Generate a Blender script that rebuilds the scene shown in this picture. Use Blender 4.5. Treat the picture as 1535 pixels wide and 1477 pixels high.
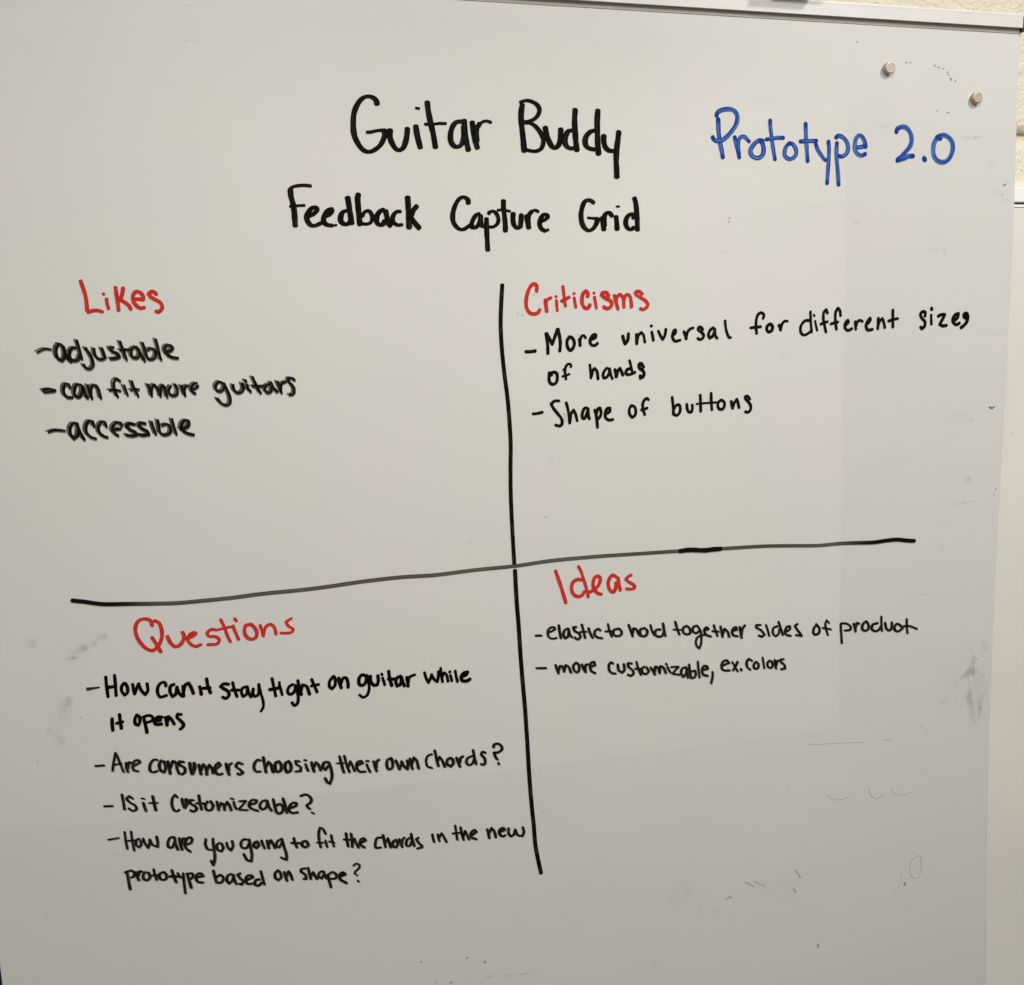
# Whiteboard with a hand-written feedback grid, in front of a painted block wall.
import bpy, math, random
from mathutils import Matrix, Vector
S = bpy.context.scene
for o in list(bpy.data.objects): bpy.data.objects.remove(o)
COL = S.collection
random.seed(4)

# ---------------------------------------------------------------- camera
cam = bpy.data.objects.new('camera', bpy.data.cameras.new('camera')); COL.objects.link(cam)
cam.data.sensor_width = 36.0; cam.data.lens = 35.18; cam.data.clip_end = 100; cam.data.clip_start = .02
cam.matrix_world = Matrix.Translation(Vector([-0.26333, -1.06, 1.59192])) @ Matrix([[0.969263, 0.0580187, -0.2390881], [-0.2444793, 0.1183064, -0.9624102], [-0.0275521, 0.9912807, 0.1288544]]).to_4x4()
S.camera = cam

# ---------------------------------------------------------------- light
W = bpy.data.worlds.new('World'); S.world = W; W.use_nodes = True
W.node_tree.nodes['Background'].inputs[0].default_value = (.95, .93, .90, 1)
W.node_tree.nodes['Background'].inputs[1].default_value = 0.045
def panel(name, loc, sx, sy, power, col):
    l = bpy.data.lights.new(name, 'AREA'); l.shape = 'RECTANGLE'; l.size = sx; l.size_y = sy; l.energy = power; l.color = col
    o = bpy.data.objects.new(name, l); COL.objects.link(o); o.location = loc; return o
panel('ceiling_lamp', (.95, -.88, 2.71), .14, .14, 16, (1, .980, .942))
panel('ceiling_lamp', (-.30, -1.40, 2.71), .60, .22, 28.5, (1, .980, .942))
panel('ceiling_lamp', (1.35, -1.70, 2.71), .60, .22, 17, (1, .980, .942))  # added lamp, brightens the unseen wall that the board mirrors
S.view_settings.view_transform = 'Standard'; S.view_settings.look = 'None'
S.view_settings.exposure = 0; S.view_settings.gamma = 1
S.render.engine = 'CYCLES'; S.cycles.transparent_max_bounces = 64

# ---------------------------------------------------------------- helpers
def tag(o, **k):
    for a, b in k.items():
        if b: o[a] = b
    return o
def mesh(name, vs, fs, mat, parent=None, uvs=None, smooth=False, uv2=None):
    me = bpy.data.meshes.new(name); me.from_pydata(vs, [], fs)
    if uvs:
        l = me.uv_layers.new(name='UVMap')
        for lp in me.loops: l.data[lp.index].uv = uvs[lp.vertex_index]
    if uv2:
        l = me.uv_layers.new(name='ends')
        for lp in me.loops: l.data[lp.index].uv = uv2[lp.vertex_index]
    if smooth:
        for p in me.polygons: p.use_smooth = True
    me.materials.append(mat); me.update()
    o = bpy.data.objects.new(name, me); COL.objects.link(o)
    if parent: o.parent = parent
    return o
def bevel(o, w, n=3):
    m = o.modifiers.new('bevel', 'BEVEL'); m.width = w; m.segments = n; m.limit_method = 'ANGLE'
    for p in o.data.polygons: p.use_smooth = True
    m2 = o.modifiers.new('wn', 'WEIGHTED_NORMAL'); m2.keep_sharp = True
    return o
def box(name, a, b, mat, parent=None, bev=0):
    (x0, y0, z0), (x1, y1, z1) = a, b
    vs = [(x, y, z) for x in (x0, x1) for y in (y0, y1) for z in (z0, z1)]
    fs = [(0,1,3,2), (4,6,7,5), (0,4,5,1), (2,3,7,6), (0,2,6,4), (1,5,7,3)]
    o = mesh(name, vs, fs, mat, parent)
    return bevel(o, bev) if bev else o
def prism_x(name, prof, x0, x1, mat, parent=None, bev=0):   # profile (y, z) swept along x
    n = len(prof)
    vs = [(x0, y, z) for y, z in prof] + [(x1, y, z) for y, z in prof]
    fs = [tuple(range(n))[::-1], tuple(range(n, 2*n))] + [(i, (i+1) % n, n+(i+1) % n, n+i) for i in range(n)]
    o = mesh(name, vs, fs, mat, parent)
    return bevel(o, bev, 2) if bev else o
def empty(name, loc, parent=None):
    o = bpy.data.objects.new(name, None); o.location = loc; COL.objects.link(o)
    o.empty_display_size = .05
    if parent: o.parent = parent
    return o

# ---------------------------------------------------------------- materials
class NT:
    def __init__(s, name):
        s.m = bpy.data.materials.new(name); s.m.use_nodes = True; s.t = s.m.node_tree
        s.b = s.t.nodes['Principled BSDF']
    def n(s, kind, **k):
        o = s.t.nodes.new(kind)
        for a, v in k.items(): setattr(o, a, v)
        return o
    def l(s, a, b): s.t.links.new(a, b)
    def noise(s, vec, scale, detail=3, rough=.5, sc=None):
        if sc:
            mp = s.n('ShaderNodeMapping'); mp.inputs['Scale'].default_value = sc; s.l(vec, mp.inputs[0]); vec = mp.outputs[0]
        o = s.n('ShaderNodeTexNoise'); o.inputs['Scale'].default_value = scale; o.inputs['Detail'].default_value = detail
        o.inputs['Roughness'].default_value = rough; s.l(vec, o.inputs['Vector']); return o.outputs['Fac']
    def rng(s, v, a, b, c=0, d=1):
        o = s.n('ShaderNodeMapRange', interpolation_type='SMOOTHSTEP')
        for i, x in enumerate((a, b, c, d)): o.inputs[1+i].default_value = x
        s.l(v, o.inputs[0]); return o.outputs[0]
    def math(s, op, a, b=None):
        o = s.n('ShaderNodeMath', operation=op)
        for i, x in enumerate((a, b)):
            if x is None: continue
            if isinstance(x, (int, float)): o.inputs[i].default_value = x
            else: s.l(x, o.inputs[i])
        return o.outputs[0]
    def mix(s, f, a, b):
        o = s.n('ShaderNodeMix', data_type='RGBA')
        if isinstance(f, (int, float)): o.inputs[0].default_value = f
        else: s.l(f, o.inputs[0])
        for i, x in ((6, a), (7, b)):
            if isinstance(x, tuple): o.inputs[i].default_value = (*x, 1)
            else: s.l(x, o.inputs[i])
        return o.outputs[2]
    def bump(s, h, st, dist):
        o = s.n('ShaderNodeBump'); o.inputs['Strength'].default_value = st; o.inputs['Distance'].default_value = dist
        s.l(h, o.inputs['Height']); s.l(o.outputs[0], s.b.inputs['Normal'])
def simple(name, col, rough=.5, metal=0, var=0, vs=40):
    t = NT(name); t.b.inputs['Roughness'].default_value = rough; t.b.inputs['Metallic'].default_value = metal
    if var:
        g = t.n('ShaderNodeNewGeometry'); f = t.noise(g.outputs['Position'], vs, 4)
        t.l(t.mix(t.rng(f, .3, .7), tuple(c*(1-var) for c in col), tuple(min(1, c*(1+var)) for c in col)), t.b.inputs['Base Color'])
    else: t.b.inputs['Base Color'].default_value = (*col, 1)
    return t.m

def board_mat():
    t = NT('whiteboard_enamel'); g = t.n('ShaderNodeNewGeometry').outputs['Position']
    warm = t.rng(t.noise(g, 3.4, 5, .6), .44, .56)
    base = t.mix(warm, (.706, .707, .672), (.722, .702, .682))
    haze = t.rng(t.noise(g, 5, 4, .55, (1, 1, 1.8)), .35, .75)          # dry-wipe haze left by the eraser
    base = t.mix(t.math('MULTIPLY', haze, .30), base, (.685, .676, .65))
    wipe = t.rng(t.noise(g, 8, 6, .7, (1, 1, 9)), .52, .80)
    base = t.mix(t.math('MULTIPLY', wipe, .12), base, (.60, .60, .57))
    fine = t.noise(g, 900, 2, .6)
    base = t.mix(t.math('MULTIPLY', t.rng(fine, .35, .65), .035), base, (.45, .44, .42))
    sp = t.n('ShaderNodeTexVoronoi'); sp.inputs['Scale'].default_value = 17; t.l(g, sp.inputs['Vector'])
    dot = t.rng(sp.outputs['Distance'], .012, .02, 1, 0)
    pick = t.math('GREATER_THAN', t.noise(g, 9, 1), .60)
    base = t.mix(t.math('MULTIPLY', t.math('MULTIPLY', dot, pick), .35), base, (.30, .28, .24))
    t.l(base, t.b.inputs['Base Color'])
    t.b.inputs['Roughness'].default_value = .42
    t.b.inputs['Specular IOR Level'].default_value = .3
    t.b.inputs['Coat Weight'].default_value = 1.0; t.b.inputs['Coat IOR'].default_value = 1.78
    t.l(t.rng(t.noise(g, 14, 4), .3, .7, .010, .028), t.b.inputs['Coat Roughness'])
    t.bump(t.noise(g, 3.2, 2), .25, .004)
    return t.m

def ink(name, dark, light, lo=.45, hi=.75, amin=.93, us=4.0, vs=.30, ends=0, edge=0.0, rough=.45, endcol=None):
    """marker ink: streaks run along the stroke (u across, v along, v in stroke widths)"""
    t = NT(name); uv = t.n('ShaderNodeUVMap', uv_map='UVMap').outputs[0]
    e2 = t.n('ShaderNodeUVMap', uv_map='ends').outputs[0]
    st = t.rng(t.noise(uv, 1, 3, .6, (us, vs, 1)), lo, hi)
    sx = t.n('ShaderNodeSeparateXYZ'); t.l(uv, sx.inputs[0])
    ee = t.n('ShaderNodeSeparateXYZ'); t.l(e2, ee.inputs[0])
    c = t.math('SUBTRACT', 1, t.math('MULTIPLY', t.math('ABSOLUTE', t.math('SUBTRACT', sx.outputs[0], .5)), 2))
    if ends: st = t.math('MULTIPLY', st, t.rng(ee.outputs[0], .25, ends))
    if edge: st = t.math('MULTIPLY', st, t.rng(c, edge*.35, edge))
    t.l(t.mix(st, dark, light), t.b.inputs['Base Color'])
    ed = t.rng(t.math('ADD', c, t.math('MULTIPLY', t.noise(uv, 1, 3, .7, (3, 2.2, 1)), .22)), .06, .20)
    a = t.math('MULTIPLY', ed, t.math('SUBTRACT', 1, t.math('MULTIPLY', st, 1-amin)))
    if name == 'ink_fading':      # the pen starts wet and runs dry
        a = t.math('MULTIPLY', a, t.rng(ee.outputs[1], .30, 1.0, 1, 0))
    t.l(a, t.b.inputs['Alpha']); t.b.inputs['Roughness'].default_value = rough
    t.b.inputs['Specular IOR Level'].default_value = .05
    return t.m
BK = (.0065, .006, .005)
INK = {
 'bold': ink('ink_black_chisel', (.0035, .003, .0022), (.085, .08, .07), .55, .76, 1.0, 7, .10, edge=.5),
 'bold2': ink('ink_black_fine', (.0025, .002, .002), (.02, .018, .016), .55, .85, 1.0, 3, .2, edge=.5),
 'solid': ink('ink_black_pen', (.004, .0036, .002), (.05, .046, .032), .50, .80, 1.0, 4, .22, edge=.4),
 'dry': ink('ink_black_dry', (.003, .0025, .0025), (.09, .08, .075), .52, .75, .97, 6, .14),
 'dry2': ink('ink_black_semi_dry', (.0035, .003, .0025), (.08, .075, .062), .48, .75, .97, 5.5, .14),
 'ghost': ink('ink_grey_trail', (.035, .031, .028), (.30, .28, .26), .42, .66, .60, 7, .10),
 'line': ink('ink_black_line', (.0035, .003, .0022), (.075, .07, .055), .50, .74, 1.0, 3, .25, edge=.5),
 'grey': ink('ink_grey_line', (.055, .05, .036), (.135, .128, .10), .30, .62, .95, 3, .03, edge=.55),
 'fade': ink('ink_fading', (.006, .005, .0045), (.02, .018, .014), .5, .8, 1.0, 3, .2),
 'black': ink('ink_black_patch', (.005, .005, .0045), (.02, .02, .018), .55, .8, 1.0, 3, .3),
 'red': ink('ink_red', (.55, .022, .010), (.66, .060, .055), .35, .70, .97, 3.5, .22, edge=.3),
 'blue': ink('ink_blue', (.010, .042, .27), (.11, .25, .56), .38, .68, .95, 3, .13, ends=1.5, edge=.3),
 'thin': ink('ink_thin', (.02, .014, .012), (.08, .07, .06), .45, .75, .95, 3, .3),
 'speck': ink('ink_speck', (.22, .21, .20), (.40, .39, .37), .4, .7, .7, 2, 2),
 'faint': ink('ink_faint', (.42, .41, .40), (.58, .57, .55), .35, .65, .3, 3, .3),
 'faint2': ink('ink_faint_green', (.54, .56, .53), (.63, .63, .60), .35, .65, .25, 3, .3),
 'tick': ink('ink_tick', (.10, .14, .17), (.18, .22, .25), .4, .7, .95, 3, .3),
}

def smudge_mat(name, col, seed):
    t = NT(name); uv = t.n('ShaderNodeUVMap', uv_map='UVMap').outputs[0]
    oi = t.n('ShaderNodeObjectInfo'); g = t.n('ShaderNodeNewGeometry').outputs['Position']
    ln = t.n('ShaderNodeVectorMath', operation='LENGTH'); t.l(uv, ln.inputs[0])
    f = t.math('POWER', t.rng(ln.outputs['Value'], 1, .05), 1.1)
    nz = t.rng(t.noise(g, 170, 5, .7, (1, 1, .6)), .30, .68)
    a = t.math('MULTIPLY', t.math('MULTIPLY', f, nz), oi.outputs['Alpha'])
    t.l(a, t.b.inputs['Alpha']); t.b.inputs['Base Color'].default_value = (*col, 1); t.b.inputs['Roughness'].default_value = .6
    return t.m
SM = {'g': smudge_mat('smudge_green_grey', (.25, .25, .215), 0), 'n': smudge_mat('smudge_grey', (.26, .245, .225), 1),
      'b': smudge_mat('smudge_blue_grey', (.27, .29, .29), 2), 'y': smudge_mat('smudge_olive', (.27, .25, .18), 3)}

M_board = board_mat()
M_alu = simple('rail_aluminium_paint', (.70, .685, .655), .36, .0, .03, 30)
M_rail_shade = simple('rail_shade_brown', (.40, .37, .335), .5, 0, .05, 60)  # brown of the shade under the rail, put into the colour
M_alu_lip = simple('rail_lip', (.86, .83, .77), .3, 0)
M_gap = simple('dark_gap', (.05, .045, .04), .7)
M_edge = simple('board_edge_strip', (.62, .63, .66), .4, 0, .04, 60)
M_white_rail = simple('white_rail', (.93, .94, .93), .35, 0, .01, 30)
M_panel = simple('wall_board_enamel', (.77, .755, .685), .28, 0, .03, 5)
M_navy = simple('navy_fabric', (.006, .010, .028), .75, 0, .25, 300)
M_steel = simple('brushed_nickel', (.50, .44, .36), .42, .75, .08, 900)
M_clip = simple('dark_steel', (.05, .045, .042), .4, .6, .1, 60)

def wall_mat():
    t = NT('painted_block'); g = t.n('ShaderNodeNewGeometry').outputs['Position']
    n1 = t.noise(g, 230, 5, .62); n2 = t.noise(g, 75, 4, .6, (1, 1, 1))
    v = t.n('ShaderNodeTexVoronoi'); v.inputs['Scale'].default_value = 95; t.l(g, v.inputs['Vector'])
    pit = t.math('MULTIPLY', t.rng(v.outputs['Distance'], .05, .16, 1, 0), t.math('GREATER_THAN', t.noise(g, 30, 2), .56))
    c = t.mix(t.rng(n2, .35, .7), (.90, .83, .67), (.86, .785, .62))
    c = t.mix(t.math('MULTIPLY', pit, .6), c, (.36, .31, .24))
    t.l(c, t.b.inputs['Base Color']); t.b.inputs['Roughness'].default_value = .62
    h = t.math('SUBTRACT', t.math('ADD', n1, t.math('MULTIPLY', n2, 1.4)), t.math('MULTIPLY', pit, .7))
    t.bump(h, .8, .004)
    return t.m
M_wall = wall_mat()
M_mortar = simple('painted_mortar', (.62, .54, .42), .85, 0, .12, 120)

# ---------------------------------------------------------------- block wall behind the boards
YW = .085                                   # wall face
wall = empty('block_wall', (0, YW, 0)); tag(wall, kind='structure', label='cream painted concrete block wall with rough stippled paint')
ZJ = (0.7134, 0.0850, 1.8647)[2]; XJ = (0.5193, 0.0850, 2.0183)[0] + .31      # a bed joint seen at the right edge
mort = box('mortar', (-2.2, .006, .3), (2.2, .05, 2.9), M_mortar, wall)
BWd, BHt, J = .3967, .1937, .0095
nx, nz = 26, 13
rr = random.Random(2)
def block_mesh(seed):
    r = random.Random(seed); vs = []; fs = []
    for j in range(nz+1):
        for i in range(nx+1):
            u, w = i/nx, j/nz
            e = min(i, nx-i, j, nz-j)
            y = (.0015 if e == 0 else 0) + (r.uniform(-.0005, .0005) if e else 0)
            vs.append((u*BWd, y, w*BHt))
    for j in range(nz):
        for i in range(nx):
            a = j*(nx+1)+i; fs.append((a, a+1, a+nx+2, a+nx+1))
    per = [i for i in range(nx+1)] + [(j+1)*(nx+1)-1 for j in range(1, nz+1)] + [nz*(nx+1)+i for i in range(nx-1, -1, -1)] + [j*(nx+1) for j in range(nz-1, 0, -1)]
    b0 = len(vs)
    for p in per: vs.append((vs[p][0], .012, vs[p][2]))
    for k in range(len(per)):
        k2 = (k+1) % len(per); fs.append((per[k2], per[k], b0+k, b0+k2))
    me = bpy.data.meshes.new('block'); me.from_pydata(vs, [], fs); me.materials.append(M_wall)
    for p in me.polygons: p.use_smooth = True
    me.update(); return me
BM = [block_mesh(s) for s in range(3)]
row = 0
for j in range(-6, 7):
    z0 = ZJ + j*(BHt+J) + J/2
    off = 0 if j % 2 == 0 else (BWd+J)/2
    for i in range(-6, 6):
        x0 = XJ + i*(BWd+J) - off
        if x0 > 2.0 or x0 < -2.1: continue
        o = bpy.data.objects.new('block', BM[rr.randrange(3)]); COL.objects.link(o); o.parent = wall
        o.location = (x0, rr.uniform(-.0006, .0006), z0)

# ---------------------------------------------------------------- board fixed to the wall behind
p0 = (0.7000, 0.0660, 1.7981); p1 = (0.7008, 0.0660, 1.7794); p2 = (0.7078, 0.0740, 1.7782)
wb = empty('wall_whiteboard', (p0[0]+.4, .07, p1[2]-1.0))
tag(wb, label='white wall-mounted board with bright top rail, mostly hidden behind the large board', category='whiteboard')
def rel(o, root):
    o.parent = root; o.matrix_parent_inverse = Matrix.Translation(root.location).inverted(); return o
XR0, XR1 = -.2, 1.6
rel(box('top_rail', (XR0, .0700, p1[2]), (XR1, .086, p0[2]), M_white_rail, bev=.0015), wb)
rel(box('panel', (XR0+.01, .0745, p1[2]-1.25), (XR1-.01, .084, p1[2]-.0022), M_panel, bev=.0008), wb)
rel(box('panel_lip', (XR0+.012, .0733, p1[2]-.0056), (XR1-.012, .0743, p1[2]-.0024), M_white_rail, bev=.0004), wb)
rel(box('rail_shadow_gap', (XR0+.01, .078, p1[2]-.0021), (XR1-.01, .084, p1[2]-.0002), M_gap), wb)

# ---------------------------------------------------------------- navy partition at the far left
q = (-0.5678, 0.0500, 0.9813)
nv = empty('navy_partition', (q[0]-.3, .05, q[2]-.5))
tag(nv, label='dark navy fabric partition just showing at the lower left corner', category='partition')
rel(box('panel', (q[0]-.62, .04, q[2]-.7), (q[0]+.05, .07, q[2]-.004), M_navy, bev=.004), nv)
rel(box('top_trim', (q[0]-.625, .036, q[2]-.0035), (q[0]+.055, .074, q[2]+.004), M_navy, bev=.002), nv)
rel(box('side_trim', (q[0]+.0505, .036, q[2]-.7), (q[0]+.062, .074, q[2]-.004), M_navy, bev=.002), nv)

# ---------------------------------------------------------------- the large whiteboard
zt = (0.6344, 0.0000, 1.9685)[2] + .012; zb = (-0.0169, 0.0000, 0.8688)[2] - .16
board = empty('whiteboard', (0, 0, zb))
tag(board, label='large white board filling the view, covered in a handwritten feedback grid', category='whiteboard')
def onb(o): return rel(o, board)
Redge = [(0.6365, 0.0000, 1.9739), (0.6359, 0.0000, 1.9460), (0.6354, 0.0000, 1.9057), (0.6363, 0.0000, 1.8094), (0.6373, 0.0000, 1.7387), (0.6351, 0.0000, 1.6267), (0.6335, 0.0000, 1.5287), (0.6309, 0.0000, 1.4033), (0.6282, 0.0000, 1.2748), (0.6279, 0.0000, 1.1695), (0.6283, 0.0000, 1.0979), (0.6293, 0.0000, 1.0069), (0.6328, 0.0000, 0.8669), (0.6368, 0.0000, 0.7450)]
Ledge = [(-0.5404, 0.0000, 1.9335), (-0.5534, 0.0000, 1.0124), (-0.5526, 0.0000, 0.9702)]
def interp(P, z):
    if z >= P[0][2]: a, b = P[0], P[1]
    elif z <= P[-1][2]:
        a, b = P[-2], P[-1]; return P[-1][0]
    else:
        for a, b in zip(P, P[1:]):
            if a[2] >= z >= b[2]: break
    return a[0] + (b[0]-a[0])*(z-a[2])/(b[2]-a[2])
def smooth(P, z, h=.05): return sum(interp(P, z+d*h) for d in (-1, -.5, 0, .5, 1))/5
NZ, NX, TH = 90, 24, .010
vs = []; fs = []
for s, y in ((0, 0.0), (1, TH)):
    for j in range(NZ+1):
        z = zt + (zb-zt)*j/NZ; xl = interp(Ledge, z); xr = smooth(Redge, z)
        for i in range(NX+1): vs.append((xl+(xr-xl)*i/NX, y, z))
N1 = (NZ+1)*(NX+1)
for j in range(NZ):
    for i in range(NX):
        a = j*(NX+1)+i; fs.append((a, a+NX+1, a+NX+2, a+1)); b = a+N1; fs.append((b, b+1, b+NX+2, b+NX+1))
    a = j*(NX+1); fs.append((a, a+N1, a+N1+NX+1, a+NX+1)); a += NX; fs.append((a, a+NX+1, a+N1+NX+1, a+N1))
for i in range(NX):
    fs.append((i, i+1, i+1+N1, i+N1)); a = NZ*(NX+1)+i; fs.append((a, a+N1, a+N1+1, a+1))
onb(mesh('writing_surface', vs, fs, M_board))
def edge_strip(P, side, w, mat, name, y0=-.0012, top=None):
    vs = []; fs = []; n = 60; za = top if top is not None else zt-.012
    for j in range(n+1):
        z = za + (zb-za)*j/n; x = interp(P, z) if side < 0 else smooth(P, z)
        for dx, y in ((0.0, y0), (w, y0), (w, TH+.001), (0.0, TH+.001)): vs.append((x+side*dx, y, z))
    for j in range(n):
        for k in range(4):
            a = j*4+k; b = j*4+(k+1) % 4; f = (a, b, b+4, a+4); fs.append(f if side > 0 else f[::-1])
    fs += [(0, 3, 2, 1), (n*4, n*4+1, n*4+2, n*4+3)]
    return onb(mesh(name, vs, fs, mat))
edge_strip(Ledge, -1, .0022, M_edge, 'edge_strip', -.0004)
edge_strip(Redge, 1, .0011, M_edge, 'edge_strip', .0008)

# top rail: lower and upper front edges measured on its face, 8 mm in front of the sheet
PR = .0056
l0 = (0.1095, -0.0056, 1.9676); l1 = (0.6297, -0.0056, 1.9664); u1 = (0.6271, -0.0056, 1.9825)
zlo = (l0[2]+l1[2])/2; zup = u1[2]; xe = (0.6356, -0.0056, 1.9683)[0]
xs = interp(Ledge, zt) - .02
onb(prism_x('top_rail', [(-PR, zlo), (-PR, zup-.0016), (-PR+.0006, zup-.0010), (.016, zup-.0010), (.016, zlo+.002), (.0115, zlo), (.0115, zlo+.004), (-.0004, zlo+.004), (-.0004, zlo+.0006), (-PR+.0018, zlo)], xs, xe, M_alu))
onb(prism_x('rail_lip', [(-PR-.0002, zup-.0020), (-PR-.0002, zup-.0002), (-PR+.002, zup+.0004), (-PR+.002, zup-.0009), (-PR+.0008, zup-.0009), (-PR-.00005, zup-.0020)], xs, xe-.0004, M_alu_lip))
onb(prism_x('rail_shade_strip', [(-.0008, zlo-.0052), (-.0008, zlo+.0005), (-.0002, zlo+.0005), (-.0002, zlo-.0052)], xs, smooth(Redge, zlo)-.001, M_rail_shade))  # strip coloured as the shadow band the rail casts on the sheet
onb(box('rail_end_cap', (xe+.0002, -PR+.0010, zlo-.004), (xe+.004, .014, zup-.0025), M_clip, bev=.0008))

# ---------------------------------------------------------------- marker writing on the board
def cr(P, n=7):
    if len(P) < 3:
        (x0, z0), (x1, z1) = P[0], P[-1]; k = 8
        return [(x0+(x1-x0)*i/k, z0+(z1-z0)*i/k) for i in range(k+1)]
    Q = [(2*P[0][0]-P[1][0], 2*P[0][1]-P[1][1])] + P + [(2*P[-1][0]-P[-2][0], 2*P[-1][1]-P[-2][1])]
    out = []
    for i in range(1, len(Q)-2):
        p0, p1, p2, p3 = Q[i-1:i+3]
        d = lambda a, b: max(1e-6, math.hypot(a[0]-b[0], a[1]-b[1])**.5)
        t0 = 0; t1 = d(p0, p1); t2 = t1+d(p1, p2); t3 = t2+d(p2, p3)
        m = 14 if math.hypot(p2[0]-p1[0], p2[1]-p1[1]) > .03 else n
        for k in range(m):
            t = t1+(t2-t1)*k/m
            def L(a, b, ta, tb): return tuple(((tb-t)*a[c]+(t-ta)*b[c])/(tb-ta) for c in (0, 1))
            A1, A2, A3 = L(p0, p1, t0, t1), L(p1, p2, t1, t2), L(p2, p3, t2, t3)
            B1, B2 = L(A1, A2, t0, t2), L(A2, A3, t1, t3)
            out.append(L(B1, B2, t1, t2))
    out.append(P[-1]); return out
def split(P):
    res = []; cur = [P[0]]
    for i in range(1, len(P)):
        cur.append(P[i])
        if i < len(P)-1:
            a = math.atan2(P[i][1]-P[i-1][1], P[i][0]-P[i-1][0]); b = math.atan2(P[i+1][1]-P[i][1], P[i+1][0]-P[i][0])
            if abs((b-a+math.pi) % (2*math.pi)-math.pi) > 1.45: res.append(cur); cur = [P[i]]
    res.append(cur); return res
NIB = {'bold': (1.0, .66, .12), 'blue': (1, .92, 0), 'red': (1, .93, 0), 'dry': (1, .8, .3), 'dry2': (1, .85, .2), 'ghost': (1, .7, .2), 'line': (1, 1, 0), 'grey': (1, 1, 0), 'fade': (1, 1, 0)}
STEP = 1.2e-5
def ribbons(strokes, style, dx=0, dz=0, wm=1.0, y0=-.00012, k0=0):
    """chisel-nib ribbons lying on the sheet; each a hair above the one drawn before"""
    vs = []; fs = []; uv = []; u2 = []; a, b, th = NIB.get(style, (1, .94, 0))
    k = k0
    for w, P0 in strokes:
        hw = w*wm*(1.27 if style == 'bold' else 1.21)/2
        for P in split(P0):
            C = cr([(x+dx, z+dz) for x, z in P]); n = len(C)
            # hand tremor
            ph = random.uniform(0, 6.28)
            D = [0]
            for i in range(1, n): D.append(D[-1]+math.hypot(C[i][0]-C[i-1][0], C[i][1]-C[i-1][1]))
            Lg = max(D[-1], 1e-6); base = len(vs); seed = random.uniform(0, 50)
            y = y0 - k*STEP
            tan = []
            for i in range(n):
                p, q = C[max(0, i-1)], C[min(n-1, i+1)]; l = math.hypot(q[0]-p[0], q[1]-p[1]) or 1
                tan.append(((q[0]-p[0])/l, (q[1]-p[1])/l))
            rows = []
            capn = 4; capk = .62 if style in ('bold', 'line', 'black', 'grey') else .9
            def hwid(tx, tz):
                nx_, nz_ = -tz, tx
                e1 = (math.cos(th), math.sin(th)); e2 = (-e1[1], e1[0])
                return hw*math.sqrt((a*(nx_*e1[0]+nz_*e1[1]))**2 + (b*(nx_*e2[0]+nz_*e2[1]))**2)
            def row(cx, cz, t_, h, d):
                rows.append((cx, cz, t_, h, d))
            for c in range(capn, 0, -1):
                s_ = math.sin(c/capn*math.pi/2*.97); tx, tz = tan[0]; h = hwid(tx, tz)
                row(C[0][0]-tx*h*capk*s_, C[0][1]-tz*h*capk*s_, tan[0], h*math.sqrt(1-s_*s_*.985), 0)
            for i in range(n):
                h = hwid(*tan[i])*(1+.045*math.sin(D[i]/w*1.1+ph)+.03*math.sin(D[i]/w*2.7+ph*2)) if style not in ('grey', 'line', 'fade') else hwid(*tan[i])
                row(C[i][0], C[i][1], tan[i], h, D[i])
            for c in range(1, capn+1):
                s_ = math.sin(c/capn*math.pi/2*.97); tx, tz = tan[-1]; h = hwid(tx, tz)
                row(C[-1][0]+tx*h*capk*s_, C[-1][1]+tz*h*capk*s_, tan[-1], h*math.sqrt(1-s_*s_*.985), Lg)
            for cx, cz, (tx, tz), h, d in rows:
                yy = y - STEP*.9*d/Lg; full = max(hwid(tx, tz), 1e-6)
                for s_ in (-1, 1):
                    vs.append((cx - s_*tz*h, yy, cz + s_*tx*h)); uv.append((.5+s_*.5*1.0, d/w+seed))
                    u2.append((min(d, Lg-d)/w, d/Lg))
            for i in range(len(rows)-1):
                q_ = base+2*i; fs.append((q_, q_+2, q_+3, q_+1))
            k += 1
    return vs, fs, uv, u2, k
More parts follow.
